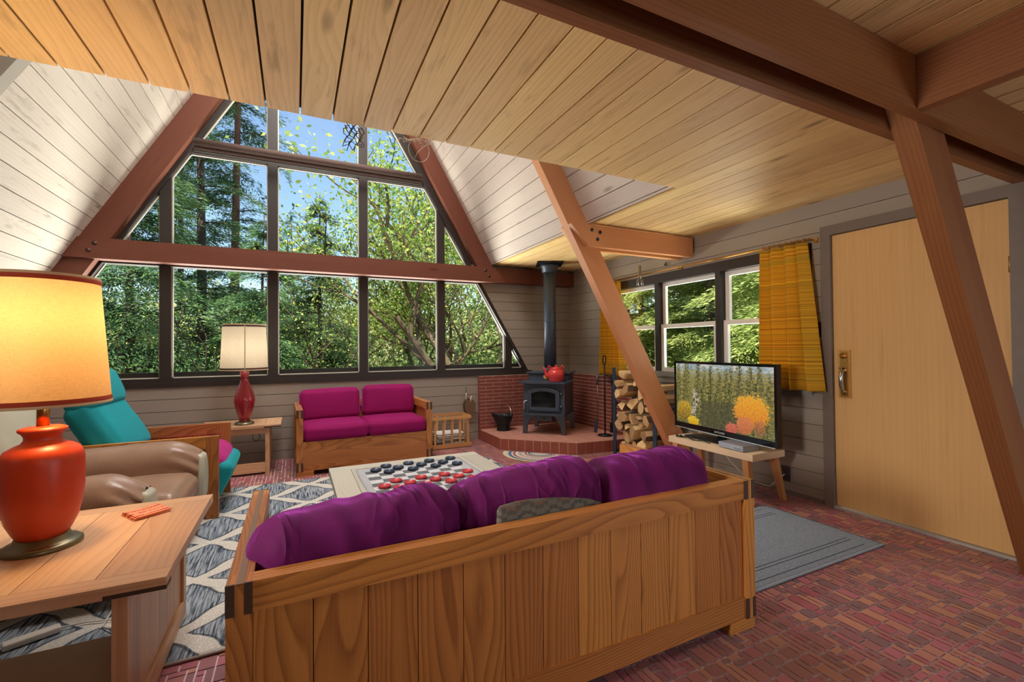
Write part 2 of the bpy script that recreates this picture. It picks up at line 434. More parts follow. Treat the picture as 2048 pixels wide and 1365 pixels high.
def mat_curtain():
    t = NT('yellow striped woven curtain')
    g = t.n('ShaderNodeTexCoord').outputs['Object']
    z = t.n('ShaderNodeSeparateXYZ', {0:g}).outputs[2]
    zc = t.n('ShaderNodeCombineXYZ', {0:0.,1:0.,2:z}).outputs[0]
    a = t.noise(zc, 62., 2., .7); b = t.noise(zc, 14., 1.)
    w = t.noise(g, 500., 1.)
    col = t.mix(t.ramp(a,.38,.6), lin((176,112,20)), lin((240,192,52)))
    col = t.mix(t.m('MULTIPLY',t.ramp(b,.5,.65),.6), col, lin((176,150,52)))
    col = t.mix(t.m('MULTIPLY',w,.25), col, lin((232,196,92)))
    d = t.bsdf(col, .9, Normal=t.bump(w,.15,.002), **{'Specular IOR Level':.1})
    tr = t.n('ShaderNodeBsdfTranslucent', {'Color':col}).outputs[0]
    return t.out(t.n('ShaderNodeMixShader', {0:.28,1:d,2:tr}).outputs[0])
def mat_shade(name, c, f, emit=None, es=0.):
    t = NT(name); oc = t.n('ShaderNodeTexCoord').outputs['Object']
    s = t.n('ShaderNodeSeparateXYZ', {0:oc})
    a = t.m('ARCTAN2', s.outputs[1], s.outputs[0])
    v1 = t.n('ShaderNodeCombineXYZ', {0:t.m('MULTIPLY',a,60.),1:t.m('MULTIPLY',s.outputs[2],30.),2:0.}).outputs[0]
    v2 = t.n('ShaderNodeCombineXYZ', {0:t.m('MULTIPLY',a,8.),1:t.m('MULTIPLY',s.outputs[2],260.),2:0.}).outputs[0]
    n = t.m('ADD', t.m('MULTIPLY',t.noise(v1,1.5,2.),.5), t.m('MULTIPLY',t.noise(v2,1.,2.),.5))
    col = t.mix(t.ramp(n,.3,.7), tuple(k*.78 for k in lin(c)), lin(c))
    d = t.n('ShaderNodeBsdfDiffuse', {'Color':col}).outputs[0]
    tr = t.n('ShaderNodeBsdfTranslucent', {'Color':col}).outputs[0]
    return t.out(t.n('ShaderNodeMixShader', {0:f,1:d,2:tr}).outputs[0])
M_SHADE1 = mat_shade('cream linen shade', (250,212,150), .5)
M_SHADE2 = mat_shade('oatmeal linen shade', (236,224,200), .55)
M_RIMRED = plain('rust braid trim', (176,60,28), .8)
M_RIMCR  = plain('cream braid trim', (214,180,140), .8)

# ------------------------------------------------------------------ the room
YF, XR, ZC = 5.60, 3.64, 2.32
YB = -3.2
TAN = 1.76; APX, APZ = .285, 5.98
def xl(z): return APX-(APZ-z)/TAN
def xr(z): return APX+(APZ-z)/TAN
# floor: irregular small bricks printed on sheet flooring
mb = MB(); rr = random.Random(3)
mb.pface([(-3.4,YB,-.004),(3.75,YB,-.004),(3.75,5.8,-.004),(-3.4,5.8,-.004)], 'x', .5, 1)
tmpl = []
for k in range(5):
    # cells on a 12 x 12 sub-grid, filled with random 1x1..4x2 bricks
    n = 12; occ = [[0]*n for _ in range(n)]; L = []
    for j in range(n):
        for i in range(n):
            if occ[j][i]: continue
            w = rr.choice((1,2,2,3,3,4)); h = rr.choice((1,1,1,2,2))
            w = min(w, n-i); h = min(h, n-j)
            while any(occ[j][i+q] for q in range(w)): w -= 1
            for b in range(h):
                for q in range(w): occ[j+b][i+q] = 1
            L.append((i,j,w,h))
    tmpl.append(L)
T = .37; cw = T/12; gp = .0028
y = YB; row = 0
while y < 5.7:
    x = -3.3
    while x < 3.66:
        for (i,j,w,h) in tmpl[rr.randrange(5)]:
            # bricks run along the depth of the room
            a0, a1 = x+j*cw+gp, x+(j+h)*cw-gp
            b0, b1 = y+i*cw+gp, y+(i+w)*cw-gp
            mb.face([mb.add(p) for p in ((a0,b0,0),(a1,b0,0),(a1,b1,0),(a0,b1,0))], None, rr.random(), 0)
        x += T
    y += T
struct(mb.build('floor', [M_FLOOR, M_MORTAR]), 'red brick-pattern sheet flooring of the whole room', 'floor')

UP = V(0,0,1)
# ceilings: the loft underside and the low side ceiling share one plane of boards
mb = MB()
for reg,sd in (([(YB,-1.86),(2.31,-1.86),(2.31,2.40),(YB,2.40)],1), ([(YB,2.40),(5.62,2.40),(5.62,3.66),(YB,3.66)],1)):
    boards(mb, reg, lambda a,b: V(b,a,ZC), UP, .035, .1405, -.961, .0085, sd, 'y')
struct(mb.build('ceiling', [W_CEIL, M_JOINT], bevel=.0015), 'tan pine board ceiling under the loft and along the side', 'ceiling')
# roof slopes
for nm,sg,z0,mt,sd,lb in (('wall_left',-1,0.,W_WHITE,5,'sloping whitewashed board wall of the gable side by the orange lamp'),
                          ('ceiling_slope',1,ZC,W_MAUVE,6,'sloping greyed board roof above the wood stove')):
    mb = MB(); ln = math.hypot(1, TAN)
    base = V(xr(z0) if sg > 0 else xl(z0), 0, z0)
    dirn = V(-sg/ln, 0, TAN/ln); nrm = V(sg*TAN/ln, 0, 1/ln)
    Lmax = (APZ-z0)/TAN*ln
    boards(mb, [(YB,0),(5.75,0),(5.75,Lmax),(YB,Lmax)], lambda a,b,base=base,dirn=dirn: V(base.x,a,base.z)+dirn*b, nrm, .03, .1405, .02, .005, sd, 'y')
    struct(mb.build(nm, [mt, M_JOINT], bevel=.0015), lb, 'wall' if sg < 0 else 'ceiling')
# front wall boards
def RX(z): return 1.602-(z-3.097)*.59
def LX(z): return -1.093+(z-3.08)*.58
mb = MB(); FN = V(0,1,0); fb = .97-8*.1245
low = [(-3.1,0),(XR,0),(XR,.86),(-2.75,.86)]
boards(mb, low, lambda a,b: V(a,YF,b), FN, .02, .1245, fb, .005, 21, 'x')
right = [(RX(.86)+.05,.86),(XR,.86),(XR,2.32),(RX(2.32)+.05,2.32)]
boards(mb, right, lambda a,b: V(a,YF,b), FN, .02, .1245, fb, .005, 21, 'x')
mb.prism([(-3.25,YF+.06,0),(XR+.1,YF+.06,0),(XR+.1,YF+.06,.84),(-2.85,YF+.06,.84)], (0,.04,0), 'x', .5, 1)
mb.prism([(RX(.84)+.06,YF+.06,.84),(XR+.1,YF+.06,.84),(XR+.1,YF+.06,2.4),(RX(2.4)+.06,YF+.06,2.4)], (0,.04,0), 'x', .5, 1)
struct(mb.build('wall_front', [W_GREY, M_JOINT], bevel=.001), 'grey painted board wall below and beside the gable window', 'wall')
# right wall with the window and the door cut out of it
WY0,WY1,WZ0,WZ1 = 2.20,4.60,.935,1.925
DY0,DY1,DZ1 = 1.045,2.005,2.05
mb = MB()
for reg in ([(YB,0),(DY0,0),(DY0,ZC),(YB,ZC)], [(DY0,DZ1),(DY1,DZ1),(DY1,ZC),(DY0,ZC)], [(DY1,0),(WY0,0),(WY0,ZC),(DY1,ZC)],
            [(WY0,0),(WY1,0),(WY1,WZ0),(WY0,WZ0)], [(WY0,WZ1),(WY1,WZ1),(WY1,ZC),(WY0,ZC)], [(WY1,0),(YF,0),(YF,ZC),(WY1,ZC)]):
    boards(mb, reg, lambda a,b: V(XR,a,b), V(1,0,0), .02, .1242, 2.085-17*.1242, .004, 33, 'y')
struct(mb.build('wall_right', [W_GREY, M_JOINT], bevel=.001), 'grey painted board side wall with window and door', 'wall')
mb = MB()
boards(mb, [(-3.3,0),(3.7,0),(3.7,ZC+.02),(-2.0,ZC+.02)], lambda a,b: V(a,YB,b), V(0,-1,0), .02, .1245, 0, .005, 44, 'x')
mb.prism([(-2.0,YB-.03,ZC),(2.6,YB-.03,ZC),(APX,YB-.03,APZ)], (0,-.03,0), 'x', .5, 0)
struct(mb.build('wall_back', [W_GREY, M_JOINT]), 'grey board wall behind the viewer', 'wall')
# roof over the low side ceiling; unseen overhang widened to block sun
mb = MB(); mb.box(2.42,4.95,YB,6.1,2.40,2.46,'y',.5); struct(mb.build('roof_sun_block', M_JOINT), 'dark roof deck over the low side ceiling, unseen overhang added to block sun', 'roof')
# baseboard strip on the right wall
mb = MB(); mb.box(XR-.012,XR,DY1+.07,4.3,0,.028,'y',.4)
struct(mb.build('baseboard_right', M_TRIM), 'thin base strip along the grey side wall', 'baseboard')

# ------------------------------------------------------------------ gable window
def frame_window(name, lab, z0, z1, cols, bars, peak=False):
    root = thing(name, lab, 'window'); root['kind'] = 'structure'
    mb = MB(); st = MB(); gl = MB()
    y0,y1 = YF+.03, YF+.13
    W = .049
    for c in cols:
        zt = z1
        if peak: zt = min(z1, (3.08+(c+W+1.093)/.58) if c < .25 else (3.097+(1.602-c+W)/.59))
        else:
            if c > 2.3: zt = 3.097+(1.602-c+W)/.59
        mb.box(c-W,c+W,y0,y1,z0-.06,zt+.02,'z')
    for z in bars: mb.box(LX(z)-.05,RX(z)+.05,y0+.01,y1,z-.04,z+.04,'x')
    # slanted jambs
    zz = 5.40 if peak else z1+.04
    za = z0-.08
    for X,sg in ((LX,-1),(RX,1)):
        mb.prism([(X(za),y0-.02,za),(X(zz),y0-.02,zz),(X(zz)+sg*.11,y0-.02,zz),(X(za)+sg*.11,y0-.02,za)], (0,.12,0), (X(zz)-X(za),0,zz-za))
    if not peak:
        mb.box(LX(z0)-.1,RX(z0)+.13,y0-.045,y1,z0-.09,z0-.035,'x')   # sill
        mb.box(LX(z0)-.1,RX(z0)+.1,y0-.005,y1,z0-.035,z0+.0,'x')
        mb.box(LX(z1)-.1,RX(z1)+.08,y0-.02,y1,z1,z1+.06,'x')
    else:
        mb.box(LX(z0)-.1,RX(z0)+.1,y0,y1,z0-.06,z0,'x')
    mb.build('window_frame', M_BROWNTRIM, root)
    es = [-9]+list(cols)+[9]; zs = [z0]+list(bars)+[zz]
    for i in range(len(es)-1):
        for j in range(len(zs)-1):
            a = es[i]+(W if i else 0); b = es[i+1]-(W if i < len(es)-2 else 0)
            lo = zs[j]+(.04 if j else 0); hi = zs[j+1]-(.04 if j < len(zs)-2 else 0)
            p = [(a,lo),(b,lo),(b,hi),(a,hi)]
            p = clip(p, -1,.58, 1.093+.58*3.08)        # x>=LX
            p = clip(p, 1,.59, 1.602+.59*3.097)
            if len(p) < 3: continue
            area = abs(sum(p[k][0]*p[(k+1)%len(p)][1]-p[(k+1)%len(p)][0]*p[k][1] for k in range(len(p))))/2
            if area < .004: continue
            gl.prism([(x,y0+.055,z) for x,z in p], (0,.004,0), 'x', .5)
            cx = sum(q[0] for q in p)/len(p); cz = sum(q[1] for q in p)/len(p)
            for k in range(len(p)):
                A = Vector(p[k]); B = Vector(p[(k+1)%len(p)]); d = (B-A)
                if d.length < .03: continue
                nn = Vector((-d.y,d.x)).normalized()
                if nn.dot(Vector((cx,cz))-A) < 0: nn = -nn
                A2, B2 = A+nn*.011, B+nn*.011
                st.prism([(A.x,y0+.035,A.y),(B.x,y0+.035,B.y),(B2.x,y0+.035,B2.y),(A2.x,y0+.035,A2.y)], (0,.018,0), (d.x,0,d.y))
    st.build('glazing_stop', M_STOP, root)
    gl.build('pane', M_GLASS, root)
    return root
CX = [-1.188,-.222,.741,1.704]
frame_window('window_1', 'tall upper gable window above the red beam, split by dark mullions', 2.30, 5.3, CX, [3.315], True)
frame_window('window_2', 'lower row of gable panes behind the loveseat, with slanting right end', .93, 2.07, CX+[2.66], [])
mb = MB(); mb.box(-2.4,2.9,YF+.16,YF+.26,.90,.985,'x',.3)
struct(mb.build('trim_1', M_BROWNTRIM), 'brown ledge outside along the foot of the gable panes', 'trim')

# ------------------------------------------------------------------ side window
root = thing('window_3', 'white framed triple sash window in the grey side wall behind the television', 'window'); root['kind'] = 'structure'
fr = MB(); sa = MB(); gl = MB()
ms = [(3.803,3.0,)]
sash = [(3.835,4.575),(3.035,3.775),(2.225,2.965)]
for y in (3.805,3.0): fr.box(XR-.012,XR+.10,y-.03,y+.03,WZ0-.02,WZ1,'z')
for y0,y1 in ((WY0-.06,WY0+.02),(WY1-.02,WY1+.06)): fr.box(XR-.012,XR+.1,y0,y1,WZ0-.03,WZ1+.09,'z')
fr.box(XR-.014,XR+.1,WY0-.06,WY1+.06,WZ1-.005,WZ1+.09,'y')
fr.build('window_frame', M_BROWNTRIM, root, .002)
sl = MB(); sl.box(XR-.045,XR+.10,WY0-.08,WY1+.08,WZ0-.045,WZ0+.005,'y'); sl.box(XR-.02,XR,WY0-.06,WY1+.06,WZ0-.11,WZ0-.045,'y'); sl.build('window_sill', M_SILL, root, .003)
for a,b in sash:
    for z0,z1,xo in ((WZ0+.005,1.456,.02),(1.412,WZ1-.005,.05)):
        x0,x1 = XR+xo, XR+xo+.035
        t = .042
        sa.box(x0,x1,a,a+t,z0,z1,'z'); sa.box(x0,x1,b-t,b,z0,z1,'z'); sa.box(x0,x1,a+t,b-t,z0,z0+t,'y'); sa.box(x0,x1,a+t,b-t,z1-t,z1,'y')
        gl.box(x0+.015,x0+.019,a+t,b-t,z0+t,z1-t,'y')
sa.build('sash', M_WHITEP, root, .002)
gl.build('pane', M_GLASS, root)

# ------------------------------------------------------------------ door
root = thing('door_1', 'tall plain birch veneer door in the side wall behind the slanting post', 'door'); root['kind'] = 'structure'
mb = MB(); mb.box(XR+.005,XR+.045,1.06,1.992,.018,2.038,'z',.35); mb.build('door_panel', W_DOOR, root, .002)
mb = MB()
mb.box(XR-.02,XR+.06,1.995,2.065,0,2.115,'z'); mb.box(XR-.02,XR+.06,.985,1.055,0,2.115,'z'); mb.box(XR-.02,XR+.06,1.055,1.995,2.043,2.115,'y')
mb.build('door_casing', M_TRIM, root, .003)
mb = MB(); mb.box(XR-.02,XR+.10,1.055,1.995,0,.014,'y'); mb.build('threshold', plain('worn aluminium threshold',(178,174,168),.5,.3), root, .002)
h = MB(); h.box(XR-.006,XR+.005,1.878,1.958,.827,1.18,'z'); hp = h.build('escutcheon', M_GOLDPL, root, .002)
h = MB(); h.box(XR-.012,XR-.006,1.895,1.942,.838,1.168,'z'); h.build('backplate', M_BRASS, hp, .002)
h = MB(); h.M = Matrix.Translation((XR-.012,1.918,1.135))@Matrix.Rotation(-PI/2,4,'Y'); h.lathe([(.021,0),(.021,.012),(.013,.018),(.012,.03),(.0,.031)],n=20); h.build('deadbolt', M_BRASS, hp)
h = MB(); h.tube([(XR-.012,1.918,1.03),(XR-.035,1.918,1.025),(XR-.055,1.918,.985),(XR-.05,1.918,.92),(XR-.03,1.918,.875),(XR-.012,1.918,.865)], .009, 10, rs=[.016,.012,.013,.014,.010,.014]); h.tube([(XR-.012,1.918,1.045),(XR-.04,1.918,1.052),(XR-.06,1.918,1.045)], .006, 8); h.build('handle', M_CHROME, hp)
h = MB(); h.box(XR-.008,XR+.01,1.05,1.066,1.62,1.71,'z'); h.tube([(XR-.01,1.057,1.62),(XR-.01,1.057,1.71)],.006,8); h.build('hinge', M_BRASS, root)

# ------------------------------------------------------------------ timber frame
def rafter_bm(mb, side, y0, y1, zlo, zhi, wid, inset=0., g=None):
    """sloping timber just under the roof boards"""
    X = (lambda z: xr(z)-inset) if side > 0 else (lambda z: xl(z)+inset)
    w = wid*math.hypot(1,TAN)/TAN
    mb.prism([(X(zlo),y0,zlo),(X(zhi),y0,zhi),(X(zhi)-side*w,y0,zhi),(X(zlo)-side*w,y0,zlo)], (0,y1-y0,0), (X(zhi)-X(zlo),0,zhi-zlo))
    return mb
def bolt(parent, x, y, z, r=.02, n=V(0,-1,0), m=None):
    b = MB(); q = n.to_track_quat('Z','Y').to_matrix().to_4x4(); b.M = Matrix.Translation((x,y,z))@q
    b.lathe([(r,-.002),(r,.002),(r*.6,.003),(r*.55,.008),(0,.009)], n=12); return b.build('bolt', m or M_BLACKM, parent)
FY0 = YF-.10
M_PBOLT = plain('painted bolt', (72,40,28), .5)
t = struct(rafter_bm(MB(), -1, FY0, YF+.02, 0, 5.6, .20).build('rafter', W_RED, bevel=.004), 'red-brown sloping gable rafter left of the window', 'rafter')
t = struct(rafter_bm(MB(), 1, FY0, YF+.02, 2.285, 5.6, .20).build('rafter', W_RED, bevel=.004), 'red-brown sloping gable rafter right of the window', 'rafter')
mb = MB(); mb.prism([(xl(2.085)+.0,FY0-.03,2.085),(XR,FY0-.03,2.085),(XR,FY0-.03,2.28),(xl(2.28),FY0-.03,2.28)], (0,.13,0), 'x', .4)
t = struct(mb.build('gable_beam', W_RED, bevel=.004), 'long red-brown beam across the gable window', 'beam')
for x,z in ((-1.69,2.23),(-1.735,2.16),(2.26,2.235),(2.31,2.165)): bolt(t, x, FY0-.03, z, .022, m=M_PBOLT)
# middle frame
t = thing('slanting_post', 'tan fir post slanting down from the roof to the floor beside the firewood', 'post', (0,0,0)); t['kind'] = 'structure'
mb = MB(); rafter_bm(mb, 1, 3.32, 3.41, .0, 5.6, .195, .0); mb.build('post_timber', W_POST, t, .003)
t['label'] = 'tan fir post slanting down from the roof to the floor beside the firewood'
t = thing('collar_beam', 'doubled fir collar planks joining the slanting post to the side wall above the sash window', 'beam'); t['kind'] = 'structure'
for y0,y1,xe in ((3.265,3.318,3.60),(3.412,3.465,3.60)):
    mb = MB(); mb.prism([(2.33,y0,2.11),(xe,y0,2.11),(xe,y0,2.30),(2.17,y0,2.30),(2.15,y0,2.29)], (0,y1-y0,0), 'x'); mb.build('collar_plank', W_POST, t, .003)
for x,z in ((2.37,2.255),(2.46,2.24),(2.43,2.175)): bolt(t, x, 3.265, z, .017)
mb = MB(); rafter_bm(mb, -1, 3.32, 3.41, 0, 5.6, .15, 0)
struct(mb.build('rafter', W_PALE, bevel=.003), 'pale sloping rafter against the whitewashed boards', 'rafter')
# near frame
t = thing('slanting_post', 'dark fir post slanting in front of the door down to the floor', 'post'); t['kind'] = 'structure'
mb = MB(); ins = .0
w1 = .115; rafter_bm(mb, 1, .905, .99, 0, 2.36, w1, .105); rafter_bm(mb, 1, .908, .99, 0, 2.36, .09, .0)
mb.build('post_timber', W_NEAR, t, .003)
t = thing('loft_beam', 'doubled dark fir beam crossing overhead under the loft ceiling', 'beam'); t['kind'] = 'structure'
for y0,y1 in ((.857,.904),(.991,1.036)):
    mb = MB(); mb.box(-1.7,3.63,y0,y1,2.11,ZC-.002,'x'); mb.build('beam_plank', W_NEAR, t, .003)
mb = MB(); mb.box(2.13,2.178,YB,.856,2.112,ZC-.002,'y')
struct(mb.build('cross_joist', W_NEAR, bevel=.003), 'short fir joist running back overhead from the loft beam', 'beam')

# ------------------------------------------------------------------ seating of slab-sided pine
def slab_side(parent, x0, x1, d, h, lift, planks=5, sgn=1):
    """side panel of a sofa: posts, rails, upright inset boards"""
    mb = MB(); P = .058
    mb.box(x0,x1,0,P,lift,h,'z'); mb.box(x0,x1,d-P,d,lift,h,'z')
    mb.box(x0,x1,P,d-P,h-.075,h,'y'); mb.box(x0,x1,P,d-P,lift,lift+.085,'y')
    t = x1-x0
    for (ya,yb) in ((-.0012,.004),(d-.004,d+.0012)):
        for z0,z1 in ((h-.078,h+.0008),(lift-.0008,lift+.085)):
            for a,b in ((x0-.0008,x0+t*.31),(x0+t*.66,x1+.0008)): mb.box(a,b,ya,yb,z0,z1,'x',mat=1)
    mb.box(x0+t*.33,x0+t*.62,0,d,h-.001,h+.0008,'y',mat=2)
    o = mb.build('side_frame', [W_SOFA, M_SOFTJ, W_DARKSTRIP], parent, .003)
    ib = MB(); m = (x0+x1)/2; w = (d-2*P)/planks
    for k in range(planks): ib.box(m-.010,m+.010,P+k*w+.001,P+(k+1)*w-.001,lift+.085,h-.075,'z')
    ib.build('side_boards', W_SOFA, o)
    return o
M_SOFTJ = plain('dark joint inlay', (66,46,34), .5)
W_DARKSTRIP = wood('dark walnut strip', (132,104,88), (104,80,66), .45, 50, .3, .3, 0., .1, .04, 0)
def couch(root, W, D, H, n, lift, back_h, nb=13):
    P = .058
    slab_side(root, 0, P, D, H, lift); slab_side(root, W-P, W, D, H, lift)
    mb = MB(); mb.box(P,W-P,.012,.045,lift,.325,'x'); mb.build('front_board', W_SOFA, root, .003)
    mb = MB(); mb.box(P,W-P,D-P,D-.004,H-.078,H,'x'); o = mb.build('back_rail', W_SOFA, root, .003)
    mb = MB(); mb.box(P,W-P,D-.050,D-.006,lift,lift+.09,'x'); mb.build('bottom_rail', W_SOFA, root, .003)
    mb = MB(); w = (W-2*P)/nb
    for k in range(nb): mb.box(P+k*w+.0012,P+(k+1)*w-.0012,D-.034,D-.014,lift+.09,H-.078,'z')
    mb.build('back_boards', W_SOFA, root, .0015)
    mb = MB(); mb.box(P,W-P,.045,D-.05,.27,.29,'x'); mb.build('seat_deck', M_JOINT, root)
    for x in (0.002,W-.152):
        for y in (.002,D-.082):
            mb = MB(); mb.box(x,x+.15,y,y+.08,0,lift,'x'); mb.build('foot', W_SOFA, root, .003)
def wedge(p, k): return p
LSX, LSY = .008, 4.735
root = thing('loveseat', 'two-seat slab-sided pine loveseat with magenta velvet cushions under the gable window', 'sofa', (LSX,LSY,0), math.radians(1.6))
LW, LD = 1.325, .80
couch(root, LW, LD, .633, 2, .046, .75)
cw2 = (LW-.116)/2
for k in range(2):
    cx = .058+cw2*(k+.5)
    mb = MB(); mb.rbox((cx,.30,.394), (cw2-.004,.60,.146), .045, 5, (.004,.008,.014), .0015, (12,4,12), seed=k, rnd=.3); mb.build('seat_cushion', M_VELVET, root)
    mb = MB(); mb.M = Matrix.Translation((cx+(.012 if k else -.01), .565+(.0 if k else -.015), .610+(.012 if k else 0)))@Matrix.Rotation(-.16,4,'X')@Matrix.Rotation(.015 if k else -.02,4,'Y')
    mb.rbox((0,0,0), (cw2+(-.03 if k else .0),.17,.335), .055, 6, (.003,.02,.012), .0015, (14,6,10), seed=5+k); mb.build('back_cushion', M_VELVET, root)

SX, SY, SW, SD = -.157, 1.316, 1.955, .832
root = thing('sofa', 'long slab-sided pine sofa with purple velvet cushions, its boarded back towards the viewer', 'sofa', (SX+SW,SY+SD,0), PI)
couch(root, SW, SD, .633, 3, .046, .73, 13)
# local frame is turned: local x = SW-(x-SX), local y = SD-(y-SY)
bounds = [(-.112,.492),(.486,1.10),(1.088,1.655)]
for k,(a,b) in enumerate(bounds):
    lx = SW-((a+b)/2-SX)
    mb = MB(); mb.rbox((lx,.33,.392), (b-a-.01,.58,.15), .05, 4, (.0,.01,.015), .002, seed=k); mb.build('seat_cushion', M_PURPLE, root)
    w = b-a
    def shp(p, k=k, w=w):
        # rolled top, higher at its right end
        q = p.copy(); t = p.x/w
        q.z += (.012*(-t) if k != 1 else .02*(-t))*2
        q.y += .012*math.sin(p.z*14+k)
        if p.z < 0: q.y -= .035*(p.z/.17)
        return q
    mb = MB(); mb.M = Matrix.Translation((lx, SD-(.205,.240,.205)[k], .575+(0,.016,.014)[k]))@Matrix.Rotation(.10,4,'X')
    mb.rbox((0,0,0), (w,.25,.315), .095, 26, (.012,.012,.0), .010, (9,5,5.5), seed=k+2, shape=shp, lo=.006); mb.build('back_cushion', M_PURPLE, root)
def mat_kilim():
    t = NT('woven kilim patch'); oc = t.n('ShaderNodeTexCoord').outputs['Object']
    s = t.n('ShaderNodeSeparateXYZ', {0:oc})
    zz = t.m('ADD', t.m('MULTIPLY', t.m('FLOOR', t.m('MULTIPLY', t.m('PINGPONG', t.m('MULTIPLY',s.outputs[0],9.), .5), 6.)), .16), t.m('MULTIPLY', t.noise(oc,60.,3.), .35))
    r = t.m('FRACT', t.m('ADD', t.m('MULTIPLY',s.outputs[2],16.), zz))
    rp = t.n('ShaderNodeValToRGB', {0:r}); rp.color_ramp.interpolation='CONSTANT'; el = rp.color_ramp.elements
    C = [(0,(112,106,96)),(.25,(80,76,72)),(.45,(132,88,74)),(.6,(118,114,106)),(.8,(64,64,66))]
    while len(el) < len(C): el.new(.5)
    for i,(p,c) in enumerate(C): el[i].position=p; el[i].color=(*lin(c),1)
    n = t.noise(oc, 300., 2.)
    return t.out(t.bsdf(t.mix(t.m('MULTIPLY',n,.9), rp.outputs[0], lin((92,88,82))), .95, Normal=t.bump(n,.3,.003)))
root = thing('kilim_pillow', 'grey patterned kilim pillow tucked behind the middle purple cushion of the sofa', 'pillow', (.83,1.399,.603))
mb = MB(); mb.M = Matrix.Rotation(.12,4,'Y')@Matrix.Rotation(-.10,4,'X')
mb.rbox((0,0,0), (.44,.026,.090), .012, 8, (.0,.006,.028), .002, seed=3); mb.build('pillow_cover', mat_kilim(), root)

# ------------------------------------------------------------------ recliners on the left
root = thing('recliner', 'wood-sided recliner with teal back, magenta seat and teal footrest near the red lamp', 'armchair', (-.50,3.845,0))
for y0 in (.0,.655):
    mb = MB(); X0 = -.86; hh = .597; y1 = y0+.042
    mb.box(-.075,0,y0,y1,.013,hh,'z'); mb.box(X0,X0+.075,y0,y1,.013,hh,'z'); mb.box(X0+.075,-.075,y0,y1,hh-.085,hh,'x'); mb.box(X0+.075,-.075,y0,y1,.10,.19,'x')
    o = mb.build('side_frame', W_SOFA, root, .003)
    ib = MB(); w = (.86-.15)/5
    for k in range(5): ib.box(X0+.075+k*w+.001,X0+.075+(k+1)*w-.001,y0+.011,y1-.011,.19,hh-.085,'z')
    ib.build('side_boards', W_SOFA, o)
ym = .3485
mb = MB(); mb.rbox((-.27,ym,.372), (.58,.60,.19), .085, 8, (.01,.01,.02), .006, (4,14,6), seed=1); mb.build('seat_cushion', M_PINK, root)
mb = MB(); mb.M = Matrix.Translation((-.02,ym,.245))@Matrix.Rotation(.42,4,'Y'); mb.rbox((0,0,0), (.105,.595,.30), .045, 7, (.015,.0,.0), .002, seed=2); mb.build('footrest', M_TEAL, root)
mb = MB(); mb.M = Matrix.Translation((-.70,ym,.66))@Matrix.Rotation(-.52,4,'Y'); mb.rbox((0,0,0), (.17,.60,.46), .06, 8, (.03,.0,.01), .004, (6,5,9), seed=4); mb.build('back_cushion', M_TEAL, root)
mb = MB(); mb.M = Matrix.Translation((-.80,ym,.935))@Matrix.Rotation(-.32,4,'Y'); mb.rbox((0,0,0), (.17,.60,.30), .07, 8, (.03,.0,.015), .004, (6,5,9), seed=5); mb.build('head_cushion', M_TEAL, root)
mb = MB(); mb.box(-.80,-.05,.045,.652,.2,.32,'x'); mb.build('seat_base', M_JOINT, root)

root = thing('leather_armchair', 'taupe leather armchair with gathered roll arms behind the near end table', 'armchair', (-.56,2.72,0))
def roll_arm(name, yc, front, back, top, wid, seed, mat):
    mb = MB(); nU, nV = 64, 120
    def fn(u, v):
        x = back+(front-back)*u
        a = v*1.0
        # section: outer foot, up, over the roll, down to the seat
        r = wid/2*(1+.10*math.sin(u*PI*.9)); hz = top-r+.02*u
        s = v*3
        if s < 1: p = V(x, yc-r, .10+(hz-.10)*s)
        elif s < 2: t = (s-1)*PI; p = V(x, yc-r*math.cos(t), hz+r*math.sin(t))
        else: p = V(x, yc+r, hz-(hz-.26)*(s-2))
        k = max(0, (u-.76)/.24)
        p.z -= .075*k*k; 
        c = V(x, yc, hz-.04); p = c+(p-c)*(1-.16*k*k) if s > .6 else p
        p += (p-c).normalized()*(.0085*k*math.sin(v*84+5*u+2*noise.noise(V(v*6,u*3,seed)))+.004*noise.noise(V(x*7,v*9,seed)))
        return p
    mb.grid(fn, nU, nV, uvs=1)
    o = mb.build(name, mat, root)
    cp = MB(); r = wid/2*.86
    cp.M = Matrix.Translation((front-.006,yc,top-.20))@Matrix.Rotation(PI/2,4,'Y')
    cp.rbox((.03,0,0), (.30,r*1.9,.05), .024, 5, (0,0,.014), .002, seed=seed, shape=lambda p: V(p.x,p.y*(1-.25*max(0,p.x/.2)**2)*(1-.5*max(0,-p.x/.17)**2),p.z))
    cp.build('arm_front', M_LEATHERLIT, o)
    return o
roll_arm('arm', .12, -.11, -.80, .600, .235, 1, M_LEATHER)
roll_arm('arm', .86, .0, -.80, .618, .245, 2, M_LEATHER)
mb = MB(); mb.rbox((-.33,.49,.37), (.66,.54,.15), .06, 8, (.01,.0,.03), .003, (7,9,7), seed=6); mb.build('seat_cushion', M_LEATHER, root)
mb = MB(); mb.rbox((-.36,.49,.21), (.66,.52,.20), .03, 5, (.01,.0,.0), .002, seed=7); mb.build('seat_base', M_LEATHERLIT, root)
mb = MB(); mb.M = Matrix.Translation((-.80,.49,.70))@Matrix.Rotation(-.30,4,'Y'); mb.rbox((0,0,0), (.20,.62,.60), .085, 10, (.045,.0,.02), .010, (3,6,3), seed=8); mb.build('back_cushion', M_LEATHERLIT, root)
mb = MB(); mb.rbox((-.86,.49,.30), (.16,.80,.56), .05, 5, (0,0,0), .002, seed=9); mb.build('back_frame', M_LEATHER, root)

